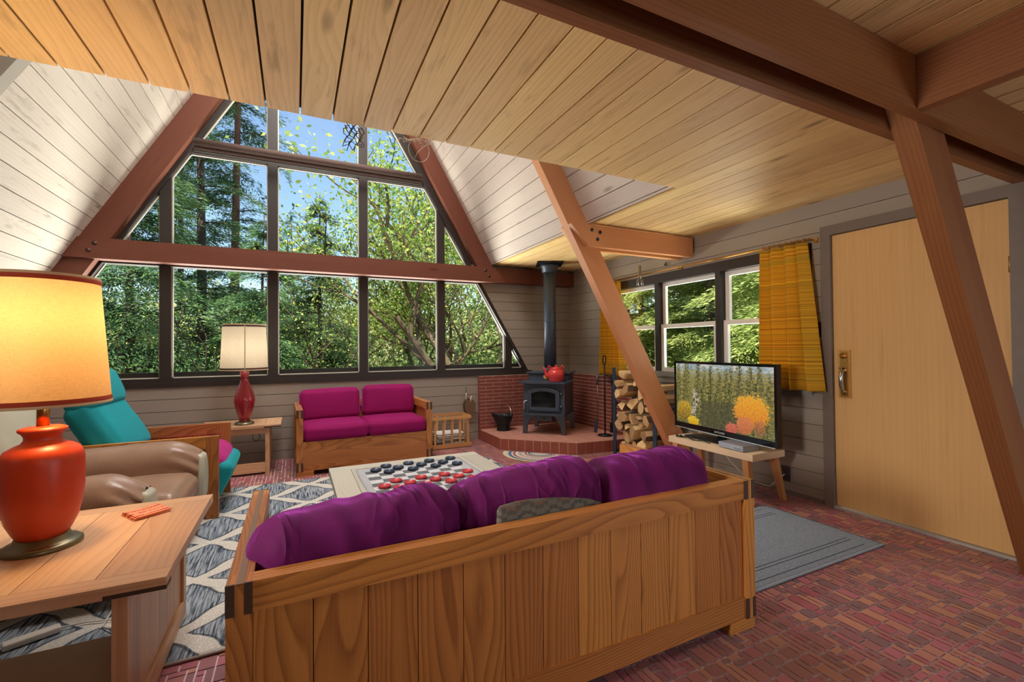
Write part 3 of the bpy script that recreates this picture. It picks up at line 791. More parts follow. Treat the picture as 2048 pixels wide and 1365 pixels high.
# ------------------------------------------------------------------ end tables
def end_table(name, lab, x0, x1, y0, y1, h, th, mat, shelf):
    root = thing(name, lab, 'end table', (x0,y0,0)); w, d = x1-x0, y1-y0
    mb = MB(); bw = .075
    mb.box(0,w,0,bw,h-th,h,'x',.35); mb.box(0,w,d-bw,d,h-th,h,'x',.55)
    n = 5 if w > .7 else 4; k0 = 0; pw = w/n
    for k in range(n): mb.box(k*pw+.0013,(k+1)*pw-.0013,bw+.0012,d-bw-.0012,h-th,h,'y')
    tp = mb.build('table_top', mat, root, .002)
    ov = .10
    for xa in (ov, w-ov-.038):
        mb = MB(); l = .05
        zf = .013 if shelf else 0.
        mb.box(xa,xa+.038,.03,.03+l,zf,h-th,'z'); mb.box(xa,xa+.038,d-.03-l,d-.03,zf,h-th,'z')
        mb.box(xa,xa+.038,.03+l,d-.03-l,zf,.085,'y'); mb.box(xa,xa+.038,.03+l,d-.03-l,h-th-.055,h-th,'y')
        o = mb.build('side_frame', mat, root, .002)
        if shelf:
            ib = MB(); pw2 = (d-.06-2*l)/6
            for k in range(6): ib.box(xa+.011,xa+.027,.03+l+k*pw2+.001,.03+l+(k+1)*pw2-.001,.085,h-th-.055,'z')
            ib.build('side_boards', mat, o)
        jb = MB(); jb.box(xa-.10 if xa < w/2 else xa-.012, xa+.05 if xa < w/2 else w+.0006, -.0008,.06,h-th-.0008,h-th+.012,'x'); jb.build('joint_inlay', M_SOFTJ, o)
    if shelf:
        mb = MB(); mb.box(ov+.038,w-ov-.038,.05,.52,.115,.135,'x',.3); mb.build('shelf', W_BIRCH, root, .002)
    else:
        mb = MB(); mb.box(ov+.038,w-ov-.038,.035,.07,.02,.11,'x'); mb.build('bottom_rail', mat, root, .002)
        mb = MB(); mb.box(ov+.038,w-ov-.038,.035,.06,h-th-.06,h-th,'x'); mb.build('top_rail', mat, root, .002)
        mb = MB(); mb.box(ov+.038,w-ov-.038,.1,d-.1,.03,.045,'x'); mb.build('shelf', mat, root, .002)
    return root
end_table('end_table', 'large honey pine end table under the glowing orange lamp, nearest the viewer', -1.30,-.355,1.70,2.565,.53,.036,W_TABLE,True)
end_table('end_table', 'small pine end table under the crimson lamp between the recliner and the loveseat', -.83,-.128,4.99,5.50,.48,.024,W_TABLE,False)

# ------------------------------------------------------------------ coffee table
CTX0,CTX1,CTY0,CTY1,CTH = .205,1.265,2.53,3.33,.40
root = thing('coffee_table', 'low pale plank coffee table with a checkers mat in front of the sofa', 'coffee table', (CTX0,CTY0,0))
w, d = CTX1-CTX0, CTY1-CTY0
mb = MB(); bw = .095
mb.box(0,w,0,bw,CTH-.045,CTH,'x'); mb.box(0,w,d-bw,d,CTH-.045,CTH,'x')
for k in range(8): mb.box(k*w/8+.0013,(k+1)*w/8-.0013,bw+.0013,d-bw-.0013,CTH-.045,CTH,'y')
mb.build('table_top', W_PALE, root, .003)
for a in (.09,w-.14):
    mb = MB(); mb.box(a,a+.05,.03,.10,.013,CTH-.045,'z'); mb.box(a,a+.05,d-.10,d-.03,.013,CTH-.045,'z'); mb.box(a,a+.05,.10,d-.10,.02,.10,'y'); mb.build('side_frame', W_TABLE, root, .003)
mb = MB(); mb.box(.14,w-.14,.05,d-.05,.10,.12,'x'); mb.build('shelf', W_TABLE, root, .002)

# checkers mat and pieces (positions measured on the table plane)
def cell(i, j): # 8 columns along x, 8 rows along y
    return V(.418+(i+.5)*.0775, 2.512+(j+.5)*.0735, 0)
BX0, BY0, BC, BR = .41, 2.52, .0760, .0720
def mat_mat():
    t = NT('chequered woven mat'); oc = t.n('ShaderNodeTexCoord').outputs['Object']
    s = t.n('ShaderNodeSeparateXYZ', {0:oc})
    u = t.m('DIVIDE', s.outputs[0], BC); v = t.m('DIVIDE', s.outputs[1], BR)
    par = t.m('MODULO', t.m('ADD', t.m('ADD',t.m('FLOOR',u),t.m('FLOOR',v)), 40.), 2.)
    ins = t.m('MULTIPLY', t.m('MULTIPLY',t.m('GREATER_THAN',u,0.),t.m('LESS_THAN',u,8.)), t.m('MULTIPLY',t.m('GREATER_THAN',v,0.),t.m('LESS_THAN',v,8.)))
    n = t.noise(oc, 260., 2.); n2 = t.noise(oc, 90., 2.)
    dk = t.mix(t.ramp(n2,.3,.7), lin((84,86,94)), lin((108,110,116)))
    lt = t.mix(t.ramp(n2,.3,.7), lin((178,184,190)), lin((206,208,210)))
    col = t.mix(ins, t.mix(t.ramp(n,.3,.7), lin((126,134,146)), lin((198,200,202))), t.mix(par, lt, dk))
    return t.out(t.bsdf(col, .95, Normal=t.bump(n,.3,.003)))
root = thing('checkers_mat', 'grey and white chequered woven mat with fringed edges on the coffee table', 'game mat', (BX0,BY0,CTH))
mb = MB()
mx0,mx1,my0,my1 = -.045,.685,-.035,.665
def matf(u,v):
    x = mx0+(mx1-mx0)*u; y = my0+(my1-my0)*v
    return V(x+.004*math.sin(y*9), y+.004*math.sin(x*8), .005+.002*noise.noise(V(x*6,y*6,1)))
mb.grid(matf, 30, 26); mt_o = mb.build('mat_weave', mat_mat(), root)
so = mt_o.modifiers.new('thick','SOLIDIFY'); so.thickness = .004; so.offset = -1
mb = MB()
for ye,sg in ((my0,-1),(my1,1)):
    n = 120
    for k in range(n):
        x = mx0+(mx1-mx0)*(k+.5)/n; dx = RN.uniform(-.006,.006); ll = RN.uniform(.008,.016)
        mb.tube([(x,ye,.005),(x+dx*.4,ye+sg*ll*.5,.009),(x+dx,ye+sg*ll,.004)], .0022, 4, .0028, caps=False)
fringe = mb.build('fringe', plain('off white fringe yarn',(206,196,184),.95), root)
fringe['kind'] = 'stuff'
M_CHB = plain('navy plastic', (30,50,74), .35); M_CHR = plain('red plastic', (188,42,52), .35)
def checker(mat, name, lab, x, y, grp):
    root = thing(name, lab, 'game piece', (x,y,CTH+.006), RN.uniform(0,6), grp)
    return root
def checker_mesh(mat):
    mb = MB(); mb.lathe([(.034,0),(.0365,.002),(.0365,.011),(.035,.013),(.0305,.013),(.029,.0095),(.0,.0095)], n=28); return mb
blue = [(545,298),(675,310),(643,258),(763,271),(862,230),(908,282),(990,242),(1066,205),(1128,253),(1200,217),(1270,180),(1337,230)]
red = [(630,457),(778,470),(742,402),(880,419),(985,369),(1030,434),(1127,386),(1213,339),(1278,402),(1353,354),(1440,307),(1500,369)]
RAY = Matrix((r_, d_, f_)).transposed()
def table_pt(px, py, z):
    d = RAY @ V((px-1024)/898.976, (py-682.5)/898.976, 1.)
    t = (z-CAMH)/d.z; return V(d.x*t, d.y*t, z)
def row_words(pts):
    ws = [table_pt(640+a/4.876, 880+b/4.876+1, CTH+.008) for a,b in pts]
    idx = sorted(range(12), key=lambda i: ws[i].y); rows = [idx[:4], idx[4:8], idx[8:]]
    return ws, [sorted(r, key=lambda i: ws[i].x) for r in rows]
ORD = ['first','second','third','fourth']
first = None
for pts,cn,mt,gp,rn in ((blue,'navy blue',M_CHB,'navy checkers on the mat',('nearest the red checkers','in the middle navy row','in the row nearest the loveseat')),
                        (red,'red',M_CHR,'red checkers on the mat',('in the row nearest the sofa','in the middle red row','nearest the navy checkers'))):
    ws, rows = row_words(pts); proto = None
    for k,r in enumerate(rows):
        for q,i in enumerate(r):
            lab = '%s checker %s, %s from the left' % (cn, rn[k], ORD[q])
            if proto is None:
                root = thing('checker', lab, 'game piece', (ws[i].x,ws[i].y,CTH+.0065), RN.uniform(0,6), gp)
                checker_mesh(mt).build('disc', mt, root)
                mb = MB()
                for a in range(8):
                    an = a*PI/4; mb.tube([(.012*math.cos(an),.012*math.sin(an),.0100),(.019*math.cos(an),.019*math.sin(an),.0100)], .0018, 5)
                mb.lathe([(.008,.0095),(.008,.0108),(.005,.0112),(0,.0112)], n=12)
                mb.build('emblem', plain(cn+' raised emblem', (84,104,124) if mt is M_CHB else (226,110,112), .4), root); proto = root
            else:
                root = copy_tree(proto); root.location = (ws[i].x,ws[i].y,CTH+.0065); root.rotation_euler = (0,0,RN.uniform(0,6)); root['label'] = lab

# ------------------------------------------------------------------ rugs
mb = MB()
def rugf(u,v):
    x = -1.30+3.21*u; y = 2.165+2.435*v
    return V(x, y+.012*math.sin(x*3.1)*(1-v), .010+.002*noise.noise(V(x*4,y*4,0)))
mb.grid(rugf, 80, 60); o = mb.build('area_rug', [mat_rug()])
so = o.modifiers.new('thick','SOLIDIFY'); so.thickness = .009; so.offset = -1
tag(o, 'large blue-grey and white trellis rug under the coffee table', 'rug')
b = MB(); b.tube([(-1.3+3.21*k/40, 2.165+.012*math.sin((-1.3+3.21*k/40)*3.1), .007) for k in range(41)], .006, 6); b.build('binding', plain('taupe rug binding',(150,134,124),.9), o)
mb = MB(); mb.grid(lambda u,v: V(1.195*u, .765*v, .010+.0015*noise.noise(V(u*5,v*5,3))), 40, 26)
o = mb.build('runner_rug', mat_runner()); o.location = (2.01,1.49,0)
so = o.modifiers.new('thick','SOLIDIFY'); so.thickness = .009; so.offset = -1
tag(o, 'grey-blue ribbed runner with dark end stripes beside the sofa end', 'rug')
b = MB(); b.tube([(1.195*k/20,.004,.008) for k in range(21)], .0075, 6); b.build('rolled_edge', M_RUNEDGE if 'M_RUNEDGE' in globals() else plain('pale corded edge',(150,158,168),.95), o)
mb = MB(); 
def hm(u,v):
    a = PI*v+PI; r = .43*u
    return V(r*math.cos(a), r*math.sin(a)*.86, .012+.001*noise.noise(V(u*9,v*9,2)))
mb.grid(hm, 16, 48); o = mb.build('hearth_rug', mat_halfmoon()); o.location = (2.505,4.475,0); o.rotation_euler = (0,0,-math.radians(44))
so = o.modifiers.new('thick','SOLIDIFY'); so.thickness = .011; so.offset = 1 if False else -1
tag(o, 'small half-round braided rug in front of the raised hearth', 'rug')
b = MB(); b.tube([(.43*math.cos(PI+PI*k/40), .86*.43*math.sin(PI+PI*k/40), .007) for k in range(41)], .007, 6); b.build('rug_edge', plain('jute edge',(206,186,148),.95), o)

# ------------------------------------------------------------------ lamps
LX0, LY0, LZ0 = -.805, 2.16, .53
root = thing('table_lamp', 'big orange ceramic lamp with glowing yellow linen shade on the nearest end table', 'lamp', (LX0,LY0,LZ0))
mb = MB(); mb.lathe([(.107,0),(.107,.012),(.096,.020),(.074,.026),(.072,.040),(.0,.042)], n=48); mb.build('lamp_foot', M_BRONZE, root)
mb = MB(); mb.lathe([(.066,.040),(.078,.062),(.094,.10),(.105,.155),(.110,.21),(.110,.30),(.107,.325),(.096,.345),(.077,.358),(.057,.367),(.049,.378),(.049,.390),(.055,.401),(.064,.409),(.064,.417),(.05,.423),(.0,.426)], n=56); mb.build('lamp_body', M_ORANGE, root)
mb = MB(); mb.lathe([(.017,.424),(.017,.50),(.012,.51),(.012,.56),(0,.56)], n=20); mb.build('stem', M_BRASS, root)
mb = MB(); mb.lathe([(.0,.56),(.016,.57),(.03,.61),(.03,.63),(.018,.655),(0,.66)], n=20)
t = NT('lit bulb'); bm_ = t.out(t.n('ShaderNodeEmission', {'Color':(1,.72,.36,1),'Strength':5.}).outputs[0]); mb.build('bulb', bm_, root)
def shade(root, r0, r1, z0, z1, mat, rimm, mat_name='lamp_shade'):
    mb = MB(); n = 64
    prof = [(r0,z0),(r1,z1)]
    for sgn,off in ((1,0),(-1,-.002)):
        ring = [[mb.add(((r+off)*math.cos(2*PI*j/n),(r+off)*math.sin(2*PI*j/n),z)) for j in range(n)] for r,z in prof]
        for j in range(n):
            k = (j+1)%n; q = [ring[0][j],ring[0][k],ring[1][k],ring[1][j]]
            if sgn > 0: mb.face(q, None, 0, 0, True)
    sh = mb.build(mat_name, mat, root)
    for z,r,dz in ((z0,r0,.016),(z1,r1,-.016)):
        b = MB(); k = (r1-r0)/(z1-z0)
        b.lathe([(r+.0015,z),(r+.003,z+dz*.3),(r+k*dz*.6+.0015,z+dz*.6)], n=64); b.f = b.f[:-2]; b.uv=b.uv[:-2]; b.r=b.r[:-2]; b.m=b.m[:-2]; b.s=b.s[:-2]
        b.build('rim_braid', M_RIMCR, sh)
        b = MB(); b.lathe([(r+k*dz*.6+.0015,z+dz*.6),(r+k*dz+.003,z+dz),(r+k*dz*1.6+.0015,z+dz*1.6)], n=64); b.f = b.f[:-2]; b.uv=b.uv[:-2]; b.r=b.r[:-2]; b.m=b.m[:-2]; b.s=b.s[:-2]
        b.build('rim_stripe', rimm, sh)
    return sh
shade(root, .183, .149, .50, .957, M_SHADE1, M_RIMRED)
mb = MB(); mb.tube([(-.10,.0,.012),(-.16,-.02,.006),(-.24,.03,.004),(-.32,.10,.004)], .003, 6); mb.build('lamp_cord', M_DCORD, root)
F2 = (-.453,5.16,.48)
root = thing('table_lamp', 'crimson ceramic lamp with cream linen shade on the small table before the window', 'lamp', F2)
mb = MB(); mb.lathe([(.086,0),(.086,.012),(.072,.024),(.056,.032),(.0,.036)], n=40); mb.build('lamp_foot', M_BRONZE, root)
mb = MB(); mb.lathe([(.046,.030),(.058,.08),(.082,.17),(.092,.225),(.092,.25),(.078,.31),(.052,.38),(.035,.43),(.036,.46),(.042,.52),(.0,.522)], n=40); mb.build('lamp_body', M_REDLAMP, root)
mb = MB(); mb.lathe([(.01,.52),(.01,.70),(0,.70)], n=12); mb.build('stem', M_BRASS, root)
sh = shade(root, .207, .186, .535, .985, M_SHADE2, plain('dark shade trim',(70,50,44),.8))
mb = MB(); an = math.radians(-84)
ca,sa_ = math.cos(an), math.sin(an)
mb.prism([(ca*.2085-sa_*.004,sa_*.2085+ca*.004,.538),(ca*.2085+sa_*.004,sa_*.2085-ca*.004,.538),(ca*.1875+sa_*.004,sa_*.1875-ca*.004,.982),(ca*.1875-sa_*.004,sa_*.1875+ca*.004,.982)], (ca*.002,sa_*.002,0), 'z'); mb.build('shade_seam', plain('tan seam tape',(176,150,104),.8), sh)

root = thing('coaster_stack', 'stack of three orange woven cloth coasters on the nearest end table', 'coasters', (-.570,2.39,.53), .55)
for k in range(3):
    mb = MB(); mb.grid(lambda u,v,k=k: V(-.062+.124*u, -.062+.124*v, .003+k*.0055+.002*math.sin(u*5+k)*v), 10, 10)
    t = NT('orange woven stripe %d'%k); oc = t.n('ShaderNodeTexCoord').outputs['Object']; ss = t.n('ShaderNodeSeparateXYZ',{0:oc})
    st = t.m('MULTIPLY', t.m('GREATER_THAN', t.m('FRACT', t.m('MULTIPLY',ss.outputs[1],26.)), .72), t.m('GREATER_THAN', t.noise(oc,90.,1.), .42))
    m = t.out(t.bsdf(t.mix(st, lin((226,140,104)), lin((136,28,44))), .95))
    o = mb.build('coaster', m, root); o.location = (.003*k,-.002*k,0); o.rotation_euler = (0,0,.05*k)
    so = o.modifiers.new('thick','SOLIDIFY'); so.thickness = .004; so.offset = -1

root = thing('power_strip', 'white power strip lying on the rug under the nearest end table', 'power strip', (-.99,2.575,.014), .45)
mb = MB(); mb.rbox((0,0,.014), (.17,.045,.028), .008, 2); mb.build('housing', M_CORD, root)
mb = MB(); mb.tube([(.085,0,.012),(.16,-.02,.006),(.24,-.09,.006),(.27,-.17,.006),(.22,-.2,.006),(.2,-.12,.006),(.26,.02,.006),(.34,.1,.006),(.42,.12,.006)], .0035, 6); mb.build('cord', M_CORD, root)
o = MB().tube([(-1.14,2.20,.02),(-1.10,2.28,.10),(-1.05,2.33,.24),(-1.02,2.36,.36),(-1.01,2.38,.47)], .0035, 6).build('lamp_flex', M_CORD); tag(o, 'white flex hanging down behind the front of the nearest end table', 'cord')
o = MB().tube([(-.37+.035*math.cos(a*.4),5.42,.30+.04*math.sin(a*.4)) for a in range(28)], .003, 6).build('lamp_flex', M_DCORD); tag(o, 'dark coiled flex hanging behind the crimson lamp table', 'cord')

# ------------------------------------------------------------------ hearth, brick, stove
HZ = .135
hp_ = [(2.195,YF),(2.195,4.895),(2.85,4.255),(3.625,4.165),(3.625,YF)]
root = thing('hearth', 'low five-sided quarry tile hearth platform in the corner under the stove', 'hearth'); root['kind'] = 'structure'
mb = MB(); mb.prism([(x,y,0) for x,y in hp_], (0,0,HZ-.004), 'x', .5); mb.build('hearth_core', M_GROUT, root)
mb = MB(); x = 2.19
while x < 3.64:
    y = 4.1
    while y < 5.7:
        q = hp_
        for a,b,c in ((-1,0,-x-.003),(1,0,x+.15-.003),(0,-1,-y-.003),(0,1,y+.15-.003)): q = clip(q,a,b,c)
        if len(q) >= 3: mb.prism([(p[0],p[1],HZ-.006) for p in q], (0,0,.005), 'x')
        y += .15
    x += .15
mb.build('hearth_top', M_HTOP, root, .0015)
mb = MB()
for A,B in zip(hp_[:3], hp_[1:4]):
    A,B = V(*A,0), V(*B,0); d = (B-A); L = d.length; d.normalize(); nn = V(d.y,-d.x,0)
    if nn.dot(A-V(3.2,5.2,0)) < 0: nn = -nn
    n = max(1, round(L/.106)); w = L/n
    for k in range(n):
        a, b = A+d*(k*w+.003), A+d*((k+1)*w-.003)
        mb.prism([a+UP*.004,b+UP*.004,b+UP*(HZ-.006),a+UP*(HZ-.006)], nn*.003, 'z')
mb.build('hearth_facing', M_HTILE, root, .0015)

root = thing('brick_surround', 'thin red brick surround up the corner walls behind the wood stove', 'brickwork'); root['kind'] = 'structure'
mb = MB(); mb.box(2.195,3.64,YF-.05,YF-.002,HZ,.835,'x',.5); mb.box(XR-.05,XR-.002,4.19,YF-.05,HZ,.835,'x',.5); mb.build('mortar', M_GROUT, root)
mb = MB(); nr = 15; bh = (.838-HZ)/nr
for k in range(nr):
    z0, z1 = HZ+k*bh+.004, HZ+(k+1)*bh-.004
    x = 2.185-(.1 if k%2 else 0)
    while x < 3.6:
        a,b = max(x+.003,2.187), min(x+.197,3.586)
        if b-a > .02: mb.box(a,b,YF-.0525,YF-.01,z0,z1,'x')
        x += .2
    y = YF-.05-(.1 if k%2 else .0)
    while y > 4.18:
        b,a = min(y-.003,YF-.06), max(y-.197,4.185)
        if b-a > .02: mb.box(XR-.0525,XR-.01,a,b,z0,z1,'y')
        y -= .2
mb.build('brick', M_BRICKR, root, .002)

SPX, SPY = 2.955, 5.045
root = thing('wood_stove', 'blue-black cast iron wood stove with glass door on the hearth', 'stove', (SPX,SPY,HZ), -PI/4)
mb = MB(); mb.box(-.262,.262,-.25,.28,.225,.63); mb.build('firebox', M_IRON, root, .012)
mb = MB(); mb.prism([(-.315,-.27,.63),(-.28,-.325,.63),(.28,-.325,.63),(.315,-.27,.63),(.315,.02,.63),(-.315,.02,.63)], (0,0,.02)); mb.build('cook_plate', M_IRON, root, .004)
mb = MB(); mb.prism([(-.265,-.02,.65),(-.265,.28,.65),(.265,.28,.65),(.265,-.02,.65)], (0,0,.092)); mb.prism([(-.29,-.05,.742),(.29,-.05,.742),(.29,.30,.742),(-.29,.30,.742)], (0,0,.016)); mb.build('smoke_box', M_IRON, root, .004)
for sx in (-1,1):
    for sy in (-1,1):
        mb = MB(); x0 = sx*.275; y = -.262 if sy < 0 else .25
        mb.prism([(x0,y,.0),(x0-sx*.05,y,.0),(x0-sx*.06,y,.09),(x0-sx*.10,y,.17),(x0-sx*.14,y,.225),(x0-sx*.14,y,.255),(x0-sx*.01,y,.255)], (0,.035,0)); mb.build('leg', M_IRON2, root, .006)
# arched door ring
mb = MB(); N = 14
def arch(hw, z0, z1, rise, n=N):
    p = [(-hw,z0),(hw,z0)]
    for k in range(n+1):
        t = k/n; x = hw-2*hw*t; p.append((x, z1+rise*(1-(x/hw)**2)))
    return p
out_ = arch(.205,.285,.535,.045); inn_ = arch(.155,.335,.505,.03)
yo = -.252
for k in range(len(out_)):
    j = (k+1)%len(out_)
    mb.prism([(out_[k][0],yo,out_[k][1]),(out_[j][0],yo,out_[j][1]),(inn_[j][0],yo,inn_[j][1]),(inn_[k][0],yo,inn_[k][1])], (0,-.026,0))
dr = mb.build('door', M_IRON, root)
mb = MB(); mb.prism([(x,yo-.004,z) for x,z in inn_], (0,-.006,0)); mb.build('door_glass', plain('sooty stove glass',(16,18,20),.08,0,.4,10), dr)
mb = MB(); q = arch(.185,.300,.525,.04); mb.tube([(x,yo-.026,z) for x,z in q]+[(q[0][0],yo-.026,q[0][1])], .006, 6); mb.build('door_molding', M_IRON2, dr)
mb = MB(); mb.tube([(-.235,yo-.02,.42),(-.240,yo-.045,.40),(-.245,yo-.05,.36),(-.24,yo-.04,.31),(-.235,yo-.02,.29)], .009, 8); mb.tube([(-.20,yo-.015,.41),(-.24,yo-.03,.41)],.008,8); mb.build('handle', M_CHROME, dr)
for z in (.34,.5):
    mb = MB(); mb.tube([(.222,yo-.01,z-.02),(.222,yo-.01,z+.02)], .012, 10); mb.build('hinge', M_IRON2, dr)
mb = MB(); mb.prism([(-.275,-.25,.245),(-.275,-.335,.245),(-.25,-.352,.245),(.25,-.352,.245),(.275,-.335,.245),(.275,-.25,.245)], (0,0,.022)); mb.build('ash_lip', M_IRON2, root, .008)
mb = MB(); mb.box(-.11,.11,-.275,-.1,.165,.235); o = mb.build('ash_drawer', M_IRON, root, .004)
mb = MB(); mb.lathe([(.012,0),(.012,.004),(.005,.008),(.009,.018),(0,.022)], n=12); k = mb.build('drawer_knob', M_BRASS, o); k.location = (0,-.275,.195); k.rotation_euler = (PI/2,0,0)
mb = MB(); mb.M = Matrix.Translation((-.03,-.021,.70))@Matrix.Rotation(PI/2,4,'X'); mb.lathe([(.036,0),(.036,.006),(.03,.009),(.0,.009)], n=24); mb.build('thermometer', plain('stove thermometer face',(196,150,70),.5,.2,.7,60), root)

root = thing('stove_pipe', 'dark blue-grey stove pipe rising from the wood stove to the ceiling', 'stove pipe', (3.015,5.10,0))
mb = MB(); mb.tube([(0,0,.893),(0,0,1.62),(0,0,2.26)], .080, 32); mb.build('flue', M_IRON, root)
mb = MB(); mb.lathe([(.083,.893),(.087,.90),(.087,.94),(.082,.945)], n=32); mb.lathe([(.0815,1.54),(.083,1.545),(.083,1.555),(.0815,1.56)], n=32); mb.lathe([(.084,2.19),(.102,2.20),(.102,2.25),(.118,2.262),(.118,2.30),(.085,2.30)], n=32); mb.build('collar', M_IRON, root)
mb = MB(); mb.M = Matrix.Rotation(-PI/4+.35,4,'Z'); mb.box(-.17,.17,-.17,.17,2.301,2.314); mb.build('ceiling_plate', M_BLACKM, root)

KP = (2.933,4.827)
root = thing('kettle', 'red speckled enamel kettle on the wood stove top', 'kettle', (KP[0],KP[1],HZ+.650), -PI/4+.15)
mb = MB(); mb.lathe([(.075,0),(.084,.004),(.084,.012),(.099,.05),(.106,.09),(.098,.128),(.072,.150),(.066,.154),(0,.156)], n=40); mb.build('kettle_body', M_ENAMEL, root)
mb = MB(); mb.lathe([(.068,.154),(.066,.162),(.045,.178),(.012,.188),(.010,.198),(.016,.206),(0,.21)], n=32); mb.build('lid', M_ENAMEL, root)
mb = MB(); mb.tube([(-.085,0,.05),(-.118,0,.075),(-.128,0,.115),(-.138,0,.155),(-.158,0,.175)], .02, 12, rs=[.03,.024,.017,.013,.012]); mb.build('spout', M_ENAMEL, root)
mb = MB()
for sx in (-1,1): mb.tube([(sx*.062,0,.150),(sx*.068,0,.185),(sx*.088,0,.198),(sx*.098,0,.178),(sx*.09,0,.142)], .008, 8)
mb.build('handle_lugs', M_ENAMEL, root)
mb = MB(); mb.tube([(.098*math.cos(a),.012+.098*math.sin(a)*.0+.10*math.sin(a)*.95,.184-.10*math.sin(a)*.18) for a in [PI*k/14 for k in range(15)]], .004, 6); mb.build('bail_handle', M_CHROME, root)

root = thing('coal_hod', 'black iron coal hod with bail handle on the hearth beside the stove', 'coal bucket', (2.45,5.36,HZ), .25)
def hodf(r, z, a):
    k = max(0,(z-.05)/.17)
    return r*(1+.42*k*max(0,-math.cos(a))**1.5 + .05*k*max(0,math.cos(a))), z+(.03*k*max(0,-math.cos(a))**2-.035*k*max(0,math.sin(a)*-.0+abs(math.sin(a)))**3*.6 if z > .03 else 0)
mb = MB(); mb.lathe([(.088,0),(.090,.012),(.080,.028),(.092,.09),(.112,.16),(.125,.215),(.119,.215),(.104,.15),(.076,.04),(0,.035)], n=48, fn=hodf); mb.build('bucket', M_BLACKM, root)
mb = MB(); mb.tube([(.126*math.cos(a)*0+.02+.03*math.sin(a), .128*math.cos(a), .19+.135*math.sin(a)) for a in [PI*k/16 for k in range(17)]], .004, 6); mb.build('bail_handle', M_CHROME, root)

root = thing('fire_tool_stand', 'tall black fire tool stand at the right end of the hearth', 'fire tools', (3.385,4.44,HZ))
mb = MB(); mb.lathe([(.085,0),(.085,.012),(.03,.022),(.010,.03),(.0,.03)], n=24); mb.build('stand_foot', M_BLACKM, root)
mb = MB(); mb.tube([(0,0,.02),(0,0,.86)], .009, 8); mb.tube([(-.07,.05,.66),(0,0,.665),(.07,-.05,.66)], .006, 6); mb.tube([(.022*math.cos(a),0,.92+.055*math.sin(a)) for a in [2*PI*k/16 for k in range(17)]], .007, 6); mb.build('stand_pole', M_BLACKM, root)
mb = MB(); mb.tube([(-.07,.05,.62),(-.07,.05,.20)], .006, 6); mb.tube([(-.07,.05,.74),(-.07,.05,.62)], .011, 8); mb.prism([(-.11,.02,.04),(-.11,.08,.04),(-.09,.08,.20),(-.09,.02,.20)], (.006,0,0)); mb.build('shovel', M_IRON2, root)
mb = MB(); mb.tube([(.07,-.05,.62),(.07,-.05,.14)], .006, 6); mb.tube([(.07,-.05,.74),(.07,-.05,.62)], .011, 8); mb.box(.05,.09,-.07,-.03,.04,.16); mb.build('hearth_brush', M_BLACKM, root)

# ------------------------------------------------------------------ firewood
RY0, RY1, RX0_ = 3.42, 4.10, 3.235
root = thing('log_rack', 'dark steel firewood rack holding the split logs by the side wall', 'log rack', (RX0_,RY0,0))
for y in (0,RY1-RY0-.05):
    mb = MB()
    for x in (.0,.30): mb.box(x,x+.012,y,y+.05,0,.62 if y == 0 else .98)
    mb.box(.012,.30,y+.01,y+.04,.03,.055); mb.box(.012,.30,y+.01,y+.04,.56,.585); mb.build('end_frame', M_STEELB, root, .002)
for x in (.02,.28):
    mb = MB(); mb.box(x,x+.02,.05,RY1-RY0-.05,.045,.07); mb.build('base_rail', M_BLACKM, root, .002)
rr = random.Random(5)
NAMES = ['first','second','third','fourth','fifth','sixth','seventh','eighth','ninth','tenth']
LW0, LW1, LZB, LZT = RY0+.06, RY1-.06, .074, .85
cir = []
for r in [.078]*5+[.068]*7+[.058]*10+[.048]*14+[.038]*18+[.03]*20:
    for tr_ in range(400):
        y = rr.uniform(LW0+r, LW1-r); z = rr.uniform(LZB+r, LZT-r)
        if all((y-a)**2+(z-b)**2 > (r+c)**2*1.0 for a,b,c in cir): cir.append((y,z,r)); break
cir.sort(key=lambda q: q[1])
rowsL = {}
for q in cir: rowsL.setdefault(int((q[1]-LZB)/.1), []).append(q)
